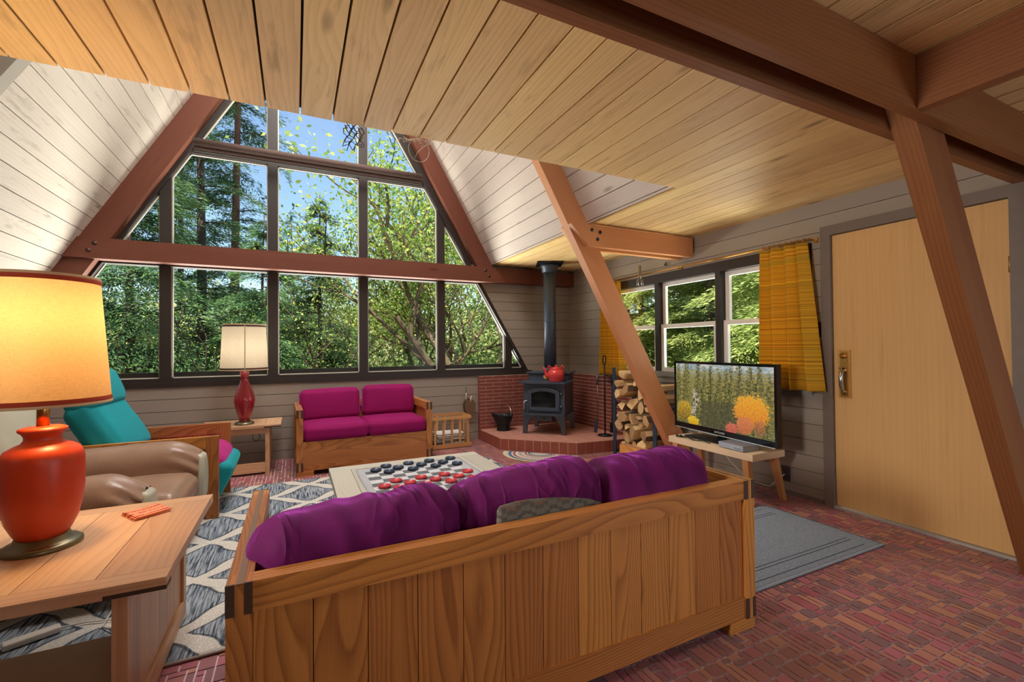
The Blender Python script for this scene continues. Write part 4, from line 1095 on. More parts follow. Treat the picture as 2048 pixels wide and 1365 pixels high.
for rw in sorted(rowsL):
    for ci,(cy,cz,r) in enumerate(sorted(rowsL[rw], key=lambda q: -q[0])):
        ty = rr.choice(('wedge','wedge','wedge','round','half'))
        n = 14 if ty == 'round' else rr.choice((4,5,5,6)); a0 = rr.uniform(0,2*PI); R_ = r*1.0
        if ty == 'round': pts = [(R_*rr.uniform(.9,1)*math.cos(a0+2*PI*k/n), R_*rr.uniform(.9,1)*math.sin(a0+2*PI*k/n)) for k in range(n)]
        elif ty == 'half':
            pts = [(R_*math.cos(a0+PI*1.15*k/9), R_*math.sin(a0+PI*1.15*k/9)) for k in range(10)]; n = 10
        else: pts = [(R_*rr.uniform(.8,1.08)*math.cos(a0+2*PI*(k+rr.uniform(-.28,.28))/n), R_*rr.uniform(.8,1.08)*math.sin(a0+2*PI*(k+rr.uniform(-.28,.28))/n)) for k in range(n)]
        x0 = RX0_-rr.uniform(-.05,.045); x1 = 3.60-rr.uniform(0,.03)
        mb = MB(); rv = rr.random(); off = (rv*31,rv*57); ty_,tz_ = rr.uniform(-.012,.012), rr.uniform(-.008,.008)
        sl_ = (rr.uniform(-.35,.35), rr.uniform(-.35,.35))
        A = [V(x0+p[0]*sl_[0]+p[1]*sl_[1]+rr.uniform(-.004,.004), cy+p[0], cz+p[1]) for p in pts]; B = [V(x1, cy+p[0]*.95+ty_, cz+p[1]*.95+tz_) for p in pts]
        dkend = 2 if rr.random() < .3 else 0
        mb.pface(A[::-1], 'z', rv, dkend, off); mb.pface(B, 'z', rv, 0, off)
        for k in range(n):
            q = (k+1)%n
            mb.pface([A[k],A[q],B[q],B[k]], 'x', rv, 1 if ty == 'round' or (ty == 'half' and k < n-1) or (ty == 'wedge' and k == 0) else 0, off)
        o = mb.build('firewood_log', [W_LOGS, M_BARK, W_LOGD], bevel=.003)
        desc = {'round':'round bark-covered','half':'half-round','wedge':'wedge-split'}[ty]
        tag(o, '%s firewood log, %s layer up in the rack, %s from the hearth side' % (desc, NAMES[rw], NAMES[min(9,ci)]), 'log', 'split firewood in the rack')
z = LZT+.004
TOPZ = z
root = thing('bucket', 'small black bucket with a pale cloth over its rim on top of the firewood', 'bucket', (3.36,3.79,TOPZ), 0)
mb = MB(); mb.lathe([(.06,0),(.075,.09),(.078,.095),(.072,.095),(.055,.01),(0,.01)], n=28); mb.build('bucket_body', M_BLACK, root)
mb = MB(); mb.grid(lambda u,v: V((u-.5)*.19, (v-.5)*.20, .098+.016*noise.noise(V(u*4,v*4,1))-.05*max(0,abs(u-.5)-.36)*4-.06*max(0,abs(v-.5)-.36)*4), 18, 18); o = mb.build('cloth', plain('pale rag',(176,170,158),.95), root); so = o.modifiers.new('t','SOLIDIFY'); so.thickness = .003
o = MB(); o.M = Matrix.Translation((3.42,3.985,TOPZ+.045))@Matrix.Rotation(.2,4,'X'); o.rbox((0,0,0), (.30,.11,.07), .02, 4, wr=.01, wf=(12,12,12)); o = o.build('kindling_bundle', M_LOGEND)
tag(o, 'pale bundle of kindling on top of the firewood nearest the hearth', 'kindling')

# ------------------------------------------------------------------ newspaper crate, bellows
root = thing('slatted_crate', 'slatted pine crate of newspapers on the floor between loveseat and hearth', 'crate', (1.475,5.235,0))
w,d,h = .465,.30,.385
mb = MB(); mb.box(0,w,0,d,.0,.012,'x'); mb.build('crate_bottom', W_CRATE, root)
for z0,z1 in ((.012,.055),(h-.035,h)):
    mb = MB(); mb.box(-.012,w+.012,-.014,0,z0,z1,'x'); mb.box(-.012,w+.012,d,d+.014,z0,z1,'x'); mb.box(-.012,0,0,d,z0,z1,'y'); mb.box(w,w+.012,0,d,z0,z1,'y'); mb.build('crate_rail', W_CRATE, root, .002)
for k in range(5):
    for y in (.004,d-.016):
        x = .012+k*(w-.05)/4; mb = MB(); mb.box(x,x+.026,y,y+.012,.012,h-.03,'z'); mb.build('slat', W_CRATE, root, .0015)
for k in range(2):
    for x in (.004,w-.016):
        y = .09+k*.10; mb = MB(); mb.box(x,x+.012,y,y+.026,.012,h-.03,'z'); mb.build('slat', W_CRATE, root, .0015)
z = .019
for k in range(7):
    mb = MB(); hh = (.022,.014,.02,.012,.018,.012,.016)[k]; wd = (.36,.34,.37,.33,.35,.32,.34)[k]
    mb.rbox((0,0,hh/2), (wd,.22,hh), hh*.45, 6, wr=.0025, wf=(10,10,40), seed=k, lo=.003)
    o = mb.build('newspaper', plain('newsprint %d'%k, [(150,140,128),(186,178,168),(120,116,112),(192,186,176),(168,162,156),(206,204,200),(214,214,212)][k], .9, 0, .3, 70))
    o.location = (1.475+w/2+.01*math.sin(k*2.1), 5.235+d/2, z); o.rotation_euler = (0,0,.06*math.sin(k*3.7)); z += hh+.007
    tag(o, 'folded newspaper in the slatted crate, %s up in the pile' % NAMES[k], 'newspaper', 'newspapers in the slatted crate')
root = thing('bellows', 'leather and wood fireplace bellows hanging on the grey wall beside the bricks', 'bellows', (2.05,5.555,.455))
def tear(s): return [(.075*s*math.sin(a)*(1-.25*math.cos(a)), -.115*s*math.cos(a)-.02) for a in [2*PI*k/26 for k in range(26)]]
mb = MB(); q = tear(1.); mb.prism([(x,.03,z) for x,z in q], (0,-.012,0), 'z'); mb.prism([(x,-.028,z) for x,z in tear(.97)], (0,-.012,0), 'z'); mb.build('board', M_BELLOW, root, .002)
mb = MB(); mb.prism([(x,.018,z) for x,z in tear(.93)], (0,-.046,0), 'z'); mb.build('leather_gusset', M_COPPER, root)
mb = MB(); mb.tube([(.0,-.03,.03),(.008,-.034,.075),(.012,-.034,.12),(.03,-.034,.128)], .008, 8, rs=[.007,.009,.009,.007]); mb.tube([(-.03,0,.06),(-.045,0,.12),(-.04,0,.17)], .007, 8); mb.build('handle', plain('pale horn handle',(206,190,164),.5), root)
mb = MB(); mb.tube([(-.035,.015,.10),(-.03,.03,.20),(-.034,.036,.25)], .003, 6); mb.build('hanging_cord', M_DCORD, root)

# ------------------------------------------------------------------ television corner
root = thing('tv_bench', 'low birch bench on splayed legs under the television', 'bench', (3.065,2.25,0))
bw_,bd_ = .375,.835
mb = MB(); mb.box(0,bw_,0,bd_,.348,.40,'y',.3); mb.build('bench_top', W_BIRCH, root, .004)
for (tx,ty,bx,by) in ((.03,.07,.03,.045),(bw_-.05,.06,bw_+.025,.035),(.03,bd_-.07,.03,bd_-.06),(bw_-.05,bd_-.06,bw_+.025,bd_-.03)):
    mb = MB(); a,b = .026,.018
    top = [(tx-a,ty-a),(tx+a,ty-a),(tx+a,ty+a),(tx-a,ty+a)]; bot = [(bx-b,by-b),(bx+b,by-b),(bx+b,by+b),(bx-b,by+b)]
    T_ = [V(x,y,.348) for x,y in top]; B_ = [V(x,y,0) for x,y in bot]
    mb.pface(B_[::-1],'x'); mb.pface(T_,'x')
    for k in range(4): mb.pface([B_[k],B_[(k+1)%4],T_[(k+1)%4],T_[k]], 'z', .4)
    mb.build('leg', W_LEG, root, .002)
TVW, TVH = 1.11, .625
root = thing('television', 'black flat screen television showing an autumn forest, on the birch bench', 'television', (3.272,2.70,.448), math.radians(-95.7))
mb = MB(); mb.box(-TVW/2,TVW/2,-.005,.035,0,TVH); mb.box(-.3,.3,.035,.07,.08,.42)
mb.build('tv_case', M_BLACK, root, .006)
bz = .022; sb = .048
mb = MB()
mb.box(-TVW/2,TVW/2,-.012,-.004,0,sb); mb.box(-TVW/2,TVW/2,-.012,-.004,TVH-bz,TVH); mb.box(-TVW/2,-TVW/2+bz,-.012,-.004,sb,TVH-bz); mb.box(TVW/2-bz,TVW/2,-.012,-.004,sb,TVH-bz)
bezel = mb.build('bezel', plain('glossy black bezel',(14,16,20),.12), root, .002)
mb = MB(); mb.box(-TVW/2+.02,TVW/2-.02,-.0135,-.011,-.003,.003); mb.build('bezel_lip', plain('clear bezel lip',(176,186,190),.15), root)
# screen picture: coloured point grid
def fbm(x, y, o=4):
    s_ = 0; a = .5
    for k in range(o): s_ += a*noise.noise(V(x,y,3.7)); x *= 2.1; y *= 2.1; a *= .55
    return s_
def mixc(a,b,t): t = max(0,min(1,t)); return tuple(a[i]+(b[i]-a[i])*t for i in range(3))
sun_r = random.Random(2)
conifers = [(.03,1.1,.06),(.13,1.15,.085),(.27,1.05,.08),(.34,.95,.06),(.41,.98,.06),(.50,.90,.08),(.57,.95,.07),(.62,1.0,.06),(.70,1.08,.07),(.80,1.1,.085),(.88,1.12,.07),(.96,.9,.06)]
def paint(u, v):
    n1 = fbm(u*9,v*9); n2 = noise.noise(V(u*70,v*70,1)); n3 = noise.noise(V(u*34,v*34,5))
    c = mixc((226,222,214),(150,176,190),.5+n1*1.6)
    c = mixc(c,(132,128,80),max(0,min(1,(.97-v)*5+n3*1.2)))
    c = mixc(c,(176,158,86),.35+n3*.9) if v < .9 else c
    for (x,top,w) in conifers:
        ww = w*(1.05-v/top) if v < top else 0
        e = abs(u-x)+n2*.030+n3*.034
        if ww > 0 and e < ww: c = mixc(c, mixc((62,68,44),(176,162,88),.40+n2*1.1+n3*.5+(u-x)/w*.4), .8)
        if ww > 0 and x in (.27,.41,.70) and abs(u-x) < .005: c = mixc(c,(60,54,44),.6)
    if abs(u-.225+.015*math.sin(v*11)) < .026+.05*n3 and .18 < v+n3*.1 < .56 and n2 > -.12: c = mixc(c,(224,208,198),.8)
    if v < .42 and .3 < u < .68: c = mixc(c,(92,88,66),.6+n2*.8)
    def blob(cx,cy,rx,ry,a,b):
        nonlocal c
        d = ((u-cx)/rx)**2+((v-cy)/ry)**2+n3*.7+n2*.45
        if d < 1: c = mixc(a,b,.5+n2*1.0+(cy-v)/ry*.5)
    blob(.10,.20,.09,.17,(214,170,62),(120,96,44)); blob(.205,.06,.07,.07,(244,206,60),(214,160,40))
    blob(.80,.36,.155,.22,(248,182,58),(226,132,54)); blob(.74,.14,.075,.13,(226,140,90),(196,110,70)); blob(.87,.13,.05,.12,(214,130,80),(120,96,60)); blob(.62,.06,.06,.08,(222,120,96),(190,96,80))
    return c
NU, NV = 200, 112
mb = MB(); mb.grid(lambda u,v: V(-TVW/2+bz+(TVW-2*bz)*u, -.006, sb+(TVH-bz-sb)*v), NU, NV)
t = NT('lit television picture'); pa = t.n('ShaderNodeAttribute', attribute_name='paint').outputs['Color']
em = t.n('ShaderNodeEmission', {'Color':pa,'Strength':.72}).outputs[0]
gl_ = t.n('ShaderNodeBsdfGlossy', {'Roughness':.08,'Color':(1,1,1,1)}).outputs[0]
sc_m = t.out(t.n('ShaderNodeMixShader', {0:.05,1:em,2:gl_}).outputs[0])
o = mb.build('screen', sc_m, root)
pc = o.data.attributes.new('paint','FLOAT_COLOR','POINT'); vals = []
for i in range(NU+1):
    for j in range(NV+1): vals += [*lin(tuple(max(0,min(255,k)) for k in paint(i/NU, j/NV))), 1.]
pc.data.foreach_set('color', vals)
fc = bpy.data.curves.new('brand_text','FONT'); fc.body = 'SAMSUNG'; fc.size = .022; fc.extrude = .0004; fc.align_x = 'CENTER'; fc.align_y = 'CENTER'; fc.space_character = 1.15
fc.materials.append(plain('silver print',(206,210,210),.4))
fo = bpy.data.objects.new('lettering_source', fc); COL.objects.link(fo); bpy.context.view_layer.update()
fm = bpy.data.meshes.new_from_object(fo.evaluated_get(bpy.context.evaluated_depsgraph_get())); bpy.data.objects.remove(fo)
o = bpy.data.objects.new('brand_lettering', fm); COL.objects.link(o); o.parent = bezel; o.location = (.0,-.0125,.024); o.rotation_euler = (PI/2,0,0)
mb = MB(); mb.box(-.04,.04,.005,.03,-.04,.03); mb.prism([(-.30,-.12,-.046),(.10,-.12,-.046),(.08,.09,-.046),(-.28,.09,-.046)], (0,0,.010)); mb.build('pedestal', plain('smoked glass pedestal',(20,22,26),.1), root, .002)
root = thing('cable_box', 'flat silver cable box in front of the television pedestal', 'cable box', (3.165,2.44,.4005), math.radians(-93))
mb = MB(); mb.box(-.115,.115,-.09,.08,.004,.046); mb.build('case', M_SILVER, root, .003)
mb = MB(); mb.box(-.114,.114,-.0925,-.0895,.006,.044); fp = mb.build('front_panel', plain('pale silver front',(176,188,202),.35,.4), root, .001)
for k in range(5):
    mb = MB(); mb.box(.03+k*.016,.041+k*.016,-.0945,-.0924,.016,.024); mb.build('button', plain('grey button',(120,130,144),.4) if k == 0 else bpy.data.materials['grey button'], fp)
o = MB(); o.tube([(3.09,2.98,.406),(3.10,2.90,.414),(3.085,2.82,.406),(3.11,2.74,.412),(3.10,2.66,.406)], .004, 6); o.tube([(3.11,3.02,.406),(3.12,2.93,.412),(3.13,2.86,.406),(3.10,2.80,.420),(3.13,2.72,.406)], .004, 6); o.tube([(3.095+.016*math.cos(a),2.99+.03*math.sin(a),.407+.001*a) for a in [k*.5 for k in range(26)]], .004, 6)
o = o.build('tangled_cable', M_BLACK); tag(o, 'black tangled cables on the left end of the birch bench', 'cable')
o = MB(); o.box(3.385,3.432,2.80,3.04,.4005,.43,'y'); o = o.build('wooden_block', W_BIRCH, bevel=.003); tag(o, 'small pale wooden block behind the television foot', 'block')
o = MB().tube([(3.60,2.36,.16),(3.50,2.42,.06),(3.42,2.55,.09),(3.40,2.72,.22),(3.40,2.80,.33)], .004, 6).build('power_cable', M_CORD); tag(o, 'white cable drooping under the birch bench to the wall outlet', 'cord')
root = thing('wall_outlet', 'dark wall outlet low on the grey wall behind the bench', 'outlet', (XR,2.375,.10))
mb = MB(); mb.box(-.008,0,-.035,.035,0,.115); mb.build('cover_plate', plain('dark bronze plate',(44,40,40),.4), root, .002)
mb = MB()
for z in (.03,.08): mb.box(-.010,-.0075,-.017,.017,z-.014,z+.014)
mb.build('socket', M_BLACK, root)
root = thing('light_switch', 'dark light switch plate between the curtain and the door', 'switch', (XR,2.082,1.275))
mb = MB(); mb.box(-.008,0,-.035,.035,0,.118); mb.build('cover_plate', bpy.data.materials['dark bronze plate'], root, .002)
mb = MB(); mb.box(-.018,-.007,-.006,.006,.05,.072); mb.build('toggle', M_BLACK, root)

# ------------------------------------------------------------------ curtains, rod, blind, hangings
M_CURT = mat_curtain()
def curtain(name, lab, ya0, ya1, yb0, yb1, z0, z1, x, seed, npl):
    root = thing(name, lab, 'curtain', (x,0,0))
    mb = MB()
    def fn(u, v):
        z = z0+(z1-z0)*v; k = 1-v
        ya = ya0+(yb0-ya0)*k; yb = ya1+(yb1-ya1)*k
        y = ya+(yb-ya)*u
        amp = .022+.026*k
        ph = 2*PI*npl*u+seed+1.3*noise.noise(V(u*3,v*1.5,seed))
        return V(amp*math.sin(ph)+.010*noise.noise(V(u*5,v*3,seed+4)), y+.006*math.sin(ph*2), z+.004*math.sin(u*20)*k)
    mb.grid(fn, 90, 26); o = mb.build('panel', M_CURT, root); so = o.modifiers.new('t','SOLIDIFY'); so.thickness = .0025
    rg = MB(); n = 8
    for k in range(n):
        y = ya0+(ya1-ya0)*(k+.5)/n
        rg.tube([(.017*math.cos(a), y, 2.027-.002+.017*math.sin(a)) for a in [2*PI*q/10 for q in range(11)]], .0025, 5)
    rg.build('ring', M_BRASS, root)
    return root
curtain('curtain', 'yellow-gold striped curtain panel beside the door', 2.115,2.495, 2.015,2.50, .862, 2.008, 3.545, 1.0, 3.6)
curtain('curtain', 'yellow-gold striped curtain panel between the slanting post and the stove corner', 4.33,4.74, 4.26,4.77, .862, 2.008, 3.545, 2.4, 5)
root = thing('curtain_rod', 'slim brass curtain rod above the sash window', 'curtain rod', (3.545,0,2.027))
mb = MB(); mb.tube([(0,2.09,0),(0,4.78,0)], .008, 8); mb.build('rod', M_BRASS, root)
for y in (2.10,3.45,4.77):
    mb = MB(); mb.tube([(.093,y,.0),(.0,y,.0)], .005, 6); mb.box(.085,.094,y-.012,y+.012,-.02,.02); mb.build('bracket', M_BRASS, root)
t = NT('brown woven blind'); oc = t.n('ShaderNodeTexCoord').outputs['Object']; ss = t.n('ShaderNodeSeparateXYZ',{0:oc})
lnn = t.m('PINGPONG', t.m('MULTIPLY',ss.outputs[0],60.), .5); nn_ = t.noise(oc, 160., 2.)
M_BLIND = t.out(t.bsdf(t.mix(t.m('MULTIPLY',lnn,1.2), lin((66,48,42)), lin((104,82,72))), .8, Normal=t.bump(t.m('ADD',lnn,nn_),.4,.004)))
root = thing('roller_blind', 'rolled brown woven blind across the upper gable window', 'blind', (.245,5.435,3.315))
mb = MB(); mb.tube([(-1.165,0,0),(-.6,0,.0),(.6,0,0),(1.165,0,0)], .043, 18); mb.build('roll', M_BLIND, root)
mb = MB(); mb.box(-1.16,1.16,.0,.012,-.075,-.02); mb.build('valance', M_BLIND, root, .002)
mb = MB(); mb.box(-1.165,1.165,.008,.02,-.085,-.068); mb.build('batten', M_BROWNTRIM, root)

root = thing('twig_ornament', 'dark bundle of twisted twigs hanging from the loft edge left of the right mullion', 'hanging ornament', (.262,2.335,2.32))
mb = MB(); rr = random.Random(8)
for k in range(9):
    x = -.04+.08*k/8; pts = [(x+.012*math.sin(q*1.9+k*2.1), .012*math.cos(q*1.3+k), .01-.135*q/7*rr.uniform(.75,1.)) for q in range(8)]
    mb.tube(pts, .0028, 5, .0018)
mb.build('twig', M_DCORD, root)
root = thing('wire_wreath', 'loop of pale wire with dried flowers hanging from the loft edge', 'hanging ornament', (.56,2.335,2.32))
mb = MB(); mb.tube([(.055*math.cos(a)+.03, .0, -.055+.062*math.sin(a)) for a in [2*PI*k/24 for k in range(25)]], .0018, 5); mb.tube([(.01,0,-.10),(.02,0,-.07),(.07,0,-.02)], .0014, 5); mb.build('wire_loop', plain('pale wire',(206,196,184),.5), root)
mb = MB()
for k in range(26):
    c = V(-.07+.17*rr.random(), rr.uniform(-.008,.012), rr.uniform(-.022,.0)); a = rr.uniform(0,6)
    mb.tube([c, c+V(.014*math.cos(a),.004,.012*math.sin(a)), c+V(.02*math.cos(a+.8),.0,.016*math.sin(a+.8))], .0022, 5)
mb.build('dried_flower', plain('dried flower cream',(198,184,168),.9), root)
root = thing('wind_chime', 'small shell wind chime hanging before the sash window', 'wind chime', (3.40,3.815,2.32))
mb = MB(); mb.tube([(0,0,0),(0,0,-.22)], .0012, 5); mb.build('string', M_CORD, root)
mb = MB(); mb.lathe([(.002,-.215),(.016,-.225),(.018,-.245),(.012,-.262),(.017,-.28),(.018,-.33),(.010,-.36),(0,-.365)], n=14); mb.build('chime_body', plain('bronze shell',(150,132,104),.3,.6), root)
for k in range(6):
    a = k*PI/3; mb = MB(); mb.tube([(.025*math.cos(a),.038*math.sin(a),-.37),(.027*math.cos(a),.040*math.sin(a),-.435)], .003, 6); mb.tube([(0,0,-.362),(.025*math.cos(a),.038*math.sin(a),-.372)], .001, 4); mb.build('tube', M_CHROME, root)
root = thing('wall_hook', 'small black hook on the grey boards above the curtain rod', 'hook', (XR-.001,3.66,2.10))
mb = MB(); mb.tube([(0,0,0),(-.03,0,-.004),(-.035,-.02,.012),(-.03,-.03,.02)], .006, 6); mb.build('hook', M_BLACK, root)

# ------------------------------------------------------------------ the woods outside
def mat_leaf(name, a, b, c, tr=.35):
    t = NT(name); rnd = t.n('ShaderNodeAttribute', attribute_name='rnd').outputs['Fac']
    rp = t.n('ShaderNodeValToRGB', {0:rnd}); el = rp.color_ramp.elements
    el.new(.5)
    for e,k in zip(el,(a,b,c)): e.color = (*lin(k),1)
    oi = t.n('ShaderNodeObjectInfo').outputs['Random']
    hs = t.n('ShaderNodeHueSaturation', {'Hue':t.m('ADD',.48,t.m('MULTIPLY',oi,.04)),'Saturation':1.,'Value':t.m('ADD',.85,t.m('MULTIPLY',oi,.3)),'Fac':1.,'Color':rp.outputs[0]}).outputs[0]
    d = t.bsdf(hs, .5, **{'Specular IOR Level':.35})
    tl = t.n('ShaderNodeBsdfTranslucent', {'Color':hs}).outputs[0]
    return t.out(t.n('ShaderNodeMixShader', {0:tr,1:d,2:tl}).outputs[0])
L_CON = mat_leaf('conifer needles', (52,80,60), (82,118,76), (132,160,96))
L_CED = mat_leaf('sunlit cedar sprays', (104,140,80), (166,186,104), (224,226,150), .5)
L_OAK = mat_leaf('sunlit oak leaves', (72,106,44), (128,152,62), (206,202,112), .45)
L_UND = mat_leaf('mixed undergrowth', (62,88,52), (112,134,72), (194,190,122), .4)
M_TRUNK = plain('grey brown bark', (72,58,50), .95, 0, .4, 8, .6)
M_TRUNKR= plain('reddish bark', (104,70,56), .95, 0, .4, 8, .6)
M_MOSS  = plain('mossy oak bark', (84,70,50), .95, 0, .5, 6, .6)
def leaf_mesh(name, C, U, W, rnd, mat):
    n = len(C); P = np.empty((n,4,3), np.float32)
    P[:,0] = C-U; P[:,1] = C+W+U*.15; P[:,2] = C+U; P[:,3] = C-W+U*.15
    me = bpy.data.meshes.new(name); me.vertices.add(n*4); me.loops.add(n*4); me.polygons.add(n)
    me.vertices.foreach_set('co', P.reshape(-1)); me.loops.foreach_set('vertex_index', np.arange(n*4, dtype=np.int32))
    me.polygons.foreach_set('loop_start', np.arange(0,n*4,4,dtype=np.int32)); me.update(calc_edges=True)
    at = me.attributes.new('rnd','FLOAT','FACE'); at.data.foreach_set('value', rnd.astype(np.float32))
    me.materials.append(mat); return me
def unit(a): return a/np.maximum(1e-9, np.linalg.norm(a,axis=1,keepdims=True))
def conifer(seed, H, R0, zb, nb, per, ll, mat, trunk_r, trunk_m, dens=1.):
    g = np.random.default_rng(seed); rr = random.Random(seed)
    tb = MB(); bend = [rr.uniform(-.25,.25) for _ in range(2)]
    def ax(z): return V(bend[0]*(z/H)**2, bend[1]*(z/H)**2, z)
    tb.tube([ax(H*k/10) for k in range(11)], trunk_r, 10, trunk_r*.15)
    Cs, Us, Ws, Rs = [],[],[],[]
    for i in range(nb):
        z = zb+(H-zb)*(rr.random()**1.05); a = rr.uniform(0,2*PI)
        k = 1-(z-zb)/(H-zb+.01); L = R0*(k**.75)*rr.uniform(.55,1.1)+.25
        o = ax(z); up = rr.uniform(.0,.25); dr = rr.uniform(.25,.55)
        bp = [V(o.x+math.cos(a)*L*t, o.y+math.sin(a)*L*t, z+up*L*t-dr*L*t*t) for t in (0,.33,.66,1.)]
        if rr.random() < .6: tb.tube(bp, .012+.012*L*.4, 4, .003, caps=False)
        n = max(4,int(per*L*dens))
        t = g.uniform(.12,1.05,n); rad = np.stack([np.cos(a)*np.ones(n),np.sin(a)*np.ones(n),np.zeros(n)],1); tan = np.stack([-np.sin(a)*np.ones(n),np.cos(a)*np.ones(n),np.zeros(n)],1)
        side = g.normal(0,1,n)*.30*L*(.35+.65*t)*.6
        c = np.stack([o.x+np.cos(a)*L*t, o.y+np.sin(a)*L*t, z+up*L*t-dr*L*t*t],1)+tan*side[:,None]
        c[:,2] += -.18*np.abs(side)+g.normal(0,.05,n)
        d = unit(rad*.8+tan*np.sign(side)[:,None]*g.uniform(.2,1.,n)[:,None]+np.stack([np.zeros(n),np.zeros(n),g.uniform(-.6,.05,n)],1))
        w = unit(np.cross(d, g.normal(0,.55,(n,3))+np.array([0,0,1.])))
        s = ll*g.uniform(.6,1.3,n)[:,None]
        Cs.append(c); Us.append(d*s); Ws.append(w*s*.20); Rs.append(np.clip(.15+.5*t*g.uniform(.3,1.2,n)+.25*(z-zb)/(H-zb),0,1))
    me = leaf_mesh('needles', np.concatenate(Cs), np.concatenate(Us), np.concatenate(Ws), np.concatenate(Rs), mat)
    return tb, me
def oak(seed, start, lean, levels, ll, mat, trunk_r, leaves, spread=.42):
    g = np.random.default_rng(seed); rr = random.Random(seed); tb = MB(); tips = []
    def grow(p, d, L, r, lv):
        pts = [p]; q = p.copy(); dd = d.copy()
        for k in range(4):
            dd = (dd+V(rr.uniform(-.22,.22),rr.uniform(-.22,.22),rr.uniform(-.08,.16))).normalized(); q = q+dd*(L/4); pts.append(q.copy())
        tb.tube(pts, r, 7 if lv > 2 else 4, r*.66, caps=False)
        if lv <= 2: tips.extend(pts[2:])
        if lv == 0: return
        for k in range(rr.choice((2,3,3)) if lv < levels else 3):
            a = rr.uniform(0,2*PI); e = V(math.cos(a),math.sin(a),rr.uniform(-.25,.6))
            nd = (dd*(.75)+e*rr.uniform(.5,.95)).normalized()
            grow(pts[rr.choice((2,3,4,4))], nd, L*rr.uniform(.62,.85), r*.6, lv-1)
    grow(V(*start), V(*lean).normalized(), 2.3, trunk_r, levels)
    T_ = np.array([tuple(t) for t in tips]); n = leaves*len(T_)
    c = np.repeat(T_,leaves,0)+g.normal(0,spread*.5,(n,3))
    d = unit(g.normal(0,1,(n,3))+np.array([0,0,-.2])); w = unit(np.cross(d, g.normal(0,1,(n,3))))
    s = ll*g.uniform(.6,1.3,n)[:,None]
    clump = np.repeat(g.uniform(-.25,.25,len(T_)),leaves)
    return tb, leaf_mesh('leaves', c, d*s, w*s*.55, np.clip(g.uniform(.1,.9,n)+clump,0,1), mat)
def plant_tree(name, lab, cat, tb, me, tm, loc, rz=0., sc=1., grp='trees outside the gable window', fol='foliage'):
    root = thing(name, lab, cat, loc, rz, grp); root.scale = (sc,sc,sc)
    tb.build('trunk', tm, root)
    f = bpy.data.objects.new(fol, me); COL.objects.link(f); f.parent = root
    return root
def again(src, lab, loc, rz, sc, grp=None):
    r = copy_tree(src); r.location = loc; r.rotation_euler = (0,0,rz); r.scale = (sc,sc,sc); r['label'] = lab
    if grp: r['group'] = grp
    return r
def at_px(px, y, z): # a spot out in the woods on the bearing of an image column
    d = RAY @ V((px-1024)/898.976, 0., 1.); return (d.x/d.y*y, y, z)
GZ = -1.3
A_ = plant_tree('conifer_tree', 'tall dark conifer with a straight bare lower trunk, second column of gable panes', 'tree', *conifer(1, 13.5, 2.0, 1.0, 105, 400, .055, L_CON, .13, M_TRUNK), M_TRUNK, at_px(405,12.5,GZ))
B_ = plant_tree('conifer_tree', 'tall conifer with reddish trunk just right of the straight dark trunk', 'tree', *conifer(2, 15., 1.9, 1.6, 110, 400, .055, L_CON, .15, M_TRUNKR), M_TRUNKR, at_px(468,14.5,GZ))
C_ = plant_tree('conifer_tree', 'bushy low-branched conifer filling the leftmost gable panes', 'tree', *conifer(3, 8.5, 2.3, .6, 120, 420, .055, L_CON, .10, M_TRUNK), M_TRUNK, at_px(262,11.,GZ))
again(C_, 'bushy green conifer right of the centre mullion, behind the loveseat', at_px(640,11.5,GZ), 1.7, .72)
again(A_, 'slim conifer standing between the leftmost mullion and the straight dark trunk', at_px(362,16.5,GZ), 2.2, .92)
again(B_, 'conifer far left whose top reaches the red rafter', at_px(170,15,GZ), 4.0, .85)
again(C_, 'shorter conifer close behind the crimson lamp', at_px(520,10.5,GZ), 3.1, .62)
again(A_, 'distant conifer low in the third column of gable panes', at_px(590,21,GZ), .7, .62)
D_ = plant_tree('oak_tree', 'leafy oak with leaning mossy trunk at the right end of the gable panes', 'tree', *oak(4, (0,0,0), (-.12,.0,1.), 5, .040, L_OAK, .13, 17), M_MOSS, at_px(935,9.,GZ), fol='foliage')
E_ = plant_tree('oak_tree', 'sunlit oak spreading across the fourth column of gable panes', 'tree', *oak(9, (0,0,0), (.15,.1,1.), 5, .040, L_OAK, .10, 17), M_MOSS, at_px(822,11.5,GZ), fol='foliage')
again(E_, 'yellow-green oak further back between the two right mullions', at_px(715,16,GZ), 2.5, .85)
again(D_, 'oak behind the leaning mossy trunk, crown above the red beam', at_px(875,15,GZ), 1.1, 1.1)
S_ = plant_tree('sapling', 'thin bare-stemmed sapling between the two tall conifer trunks', 'tree', *oak(14, (0,0,0), (.05,.0,1.), 3, .040, L_OAK, .045, 7, .5), M_TRUNK, at_px(438,9.6,GZ), 0, .6, 'trees outside the gable window')
for px_,yy_,rz_,sc_,lb_ in ((372,10.2,1.,.55,'sapling close to the right of the leftmost mullion'),(618,9.8,2.,.62,'sapling low in the third column of gable panes'),(690,10.4,3.1,.75,'sapling just left of the third mullion'),(838,10.,4.,.8,'sapling beside the fourth mullion, left of the mossy trunk'),(985,9.5,5.,1.15,'sapling near the slanting right jamb of the lower panes'),(285,9.8,.5,.55,'sapling in the leftmost lower pane')):
    again(S_, lb_, at_px(px_,yy_,GZ), rz_, sc_)
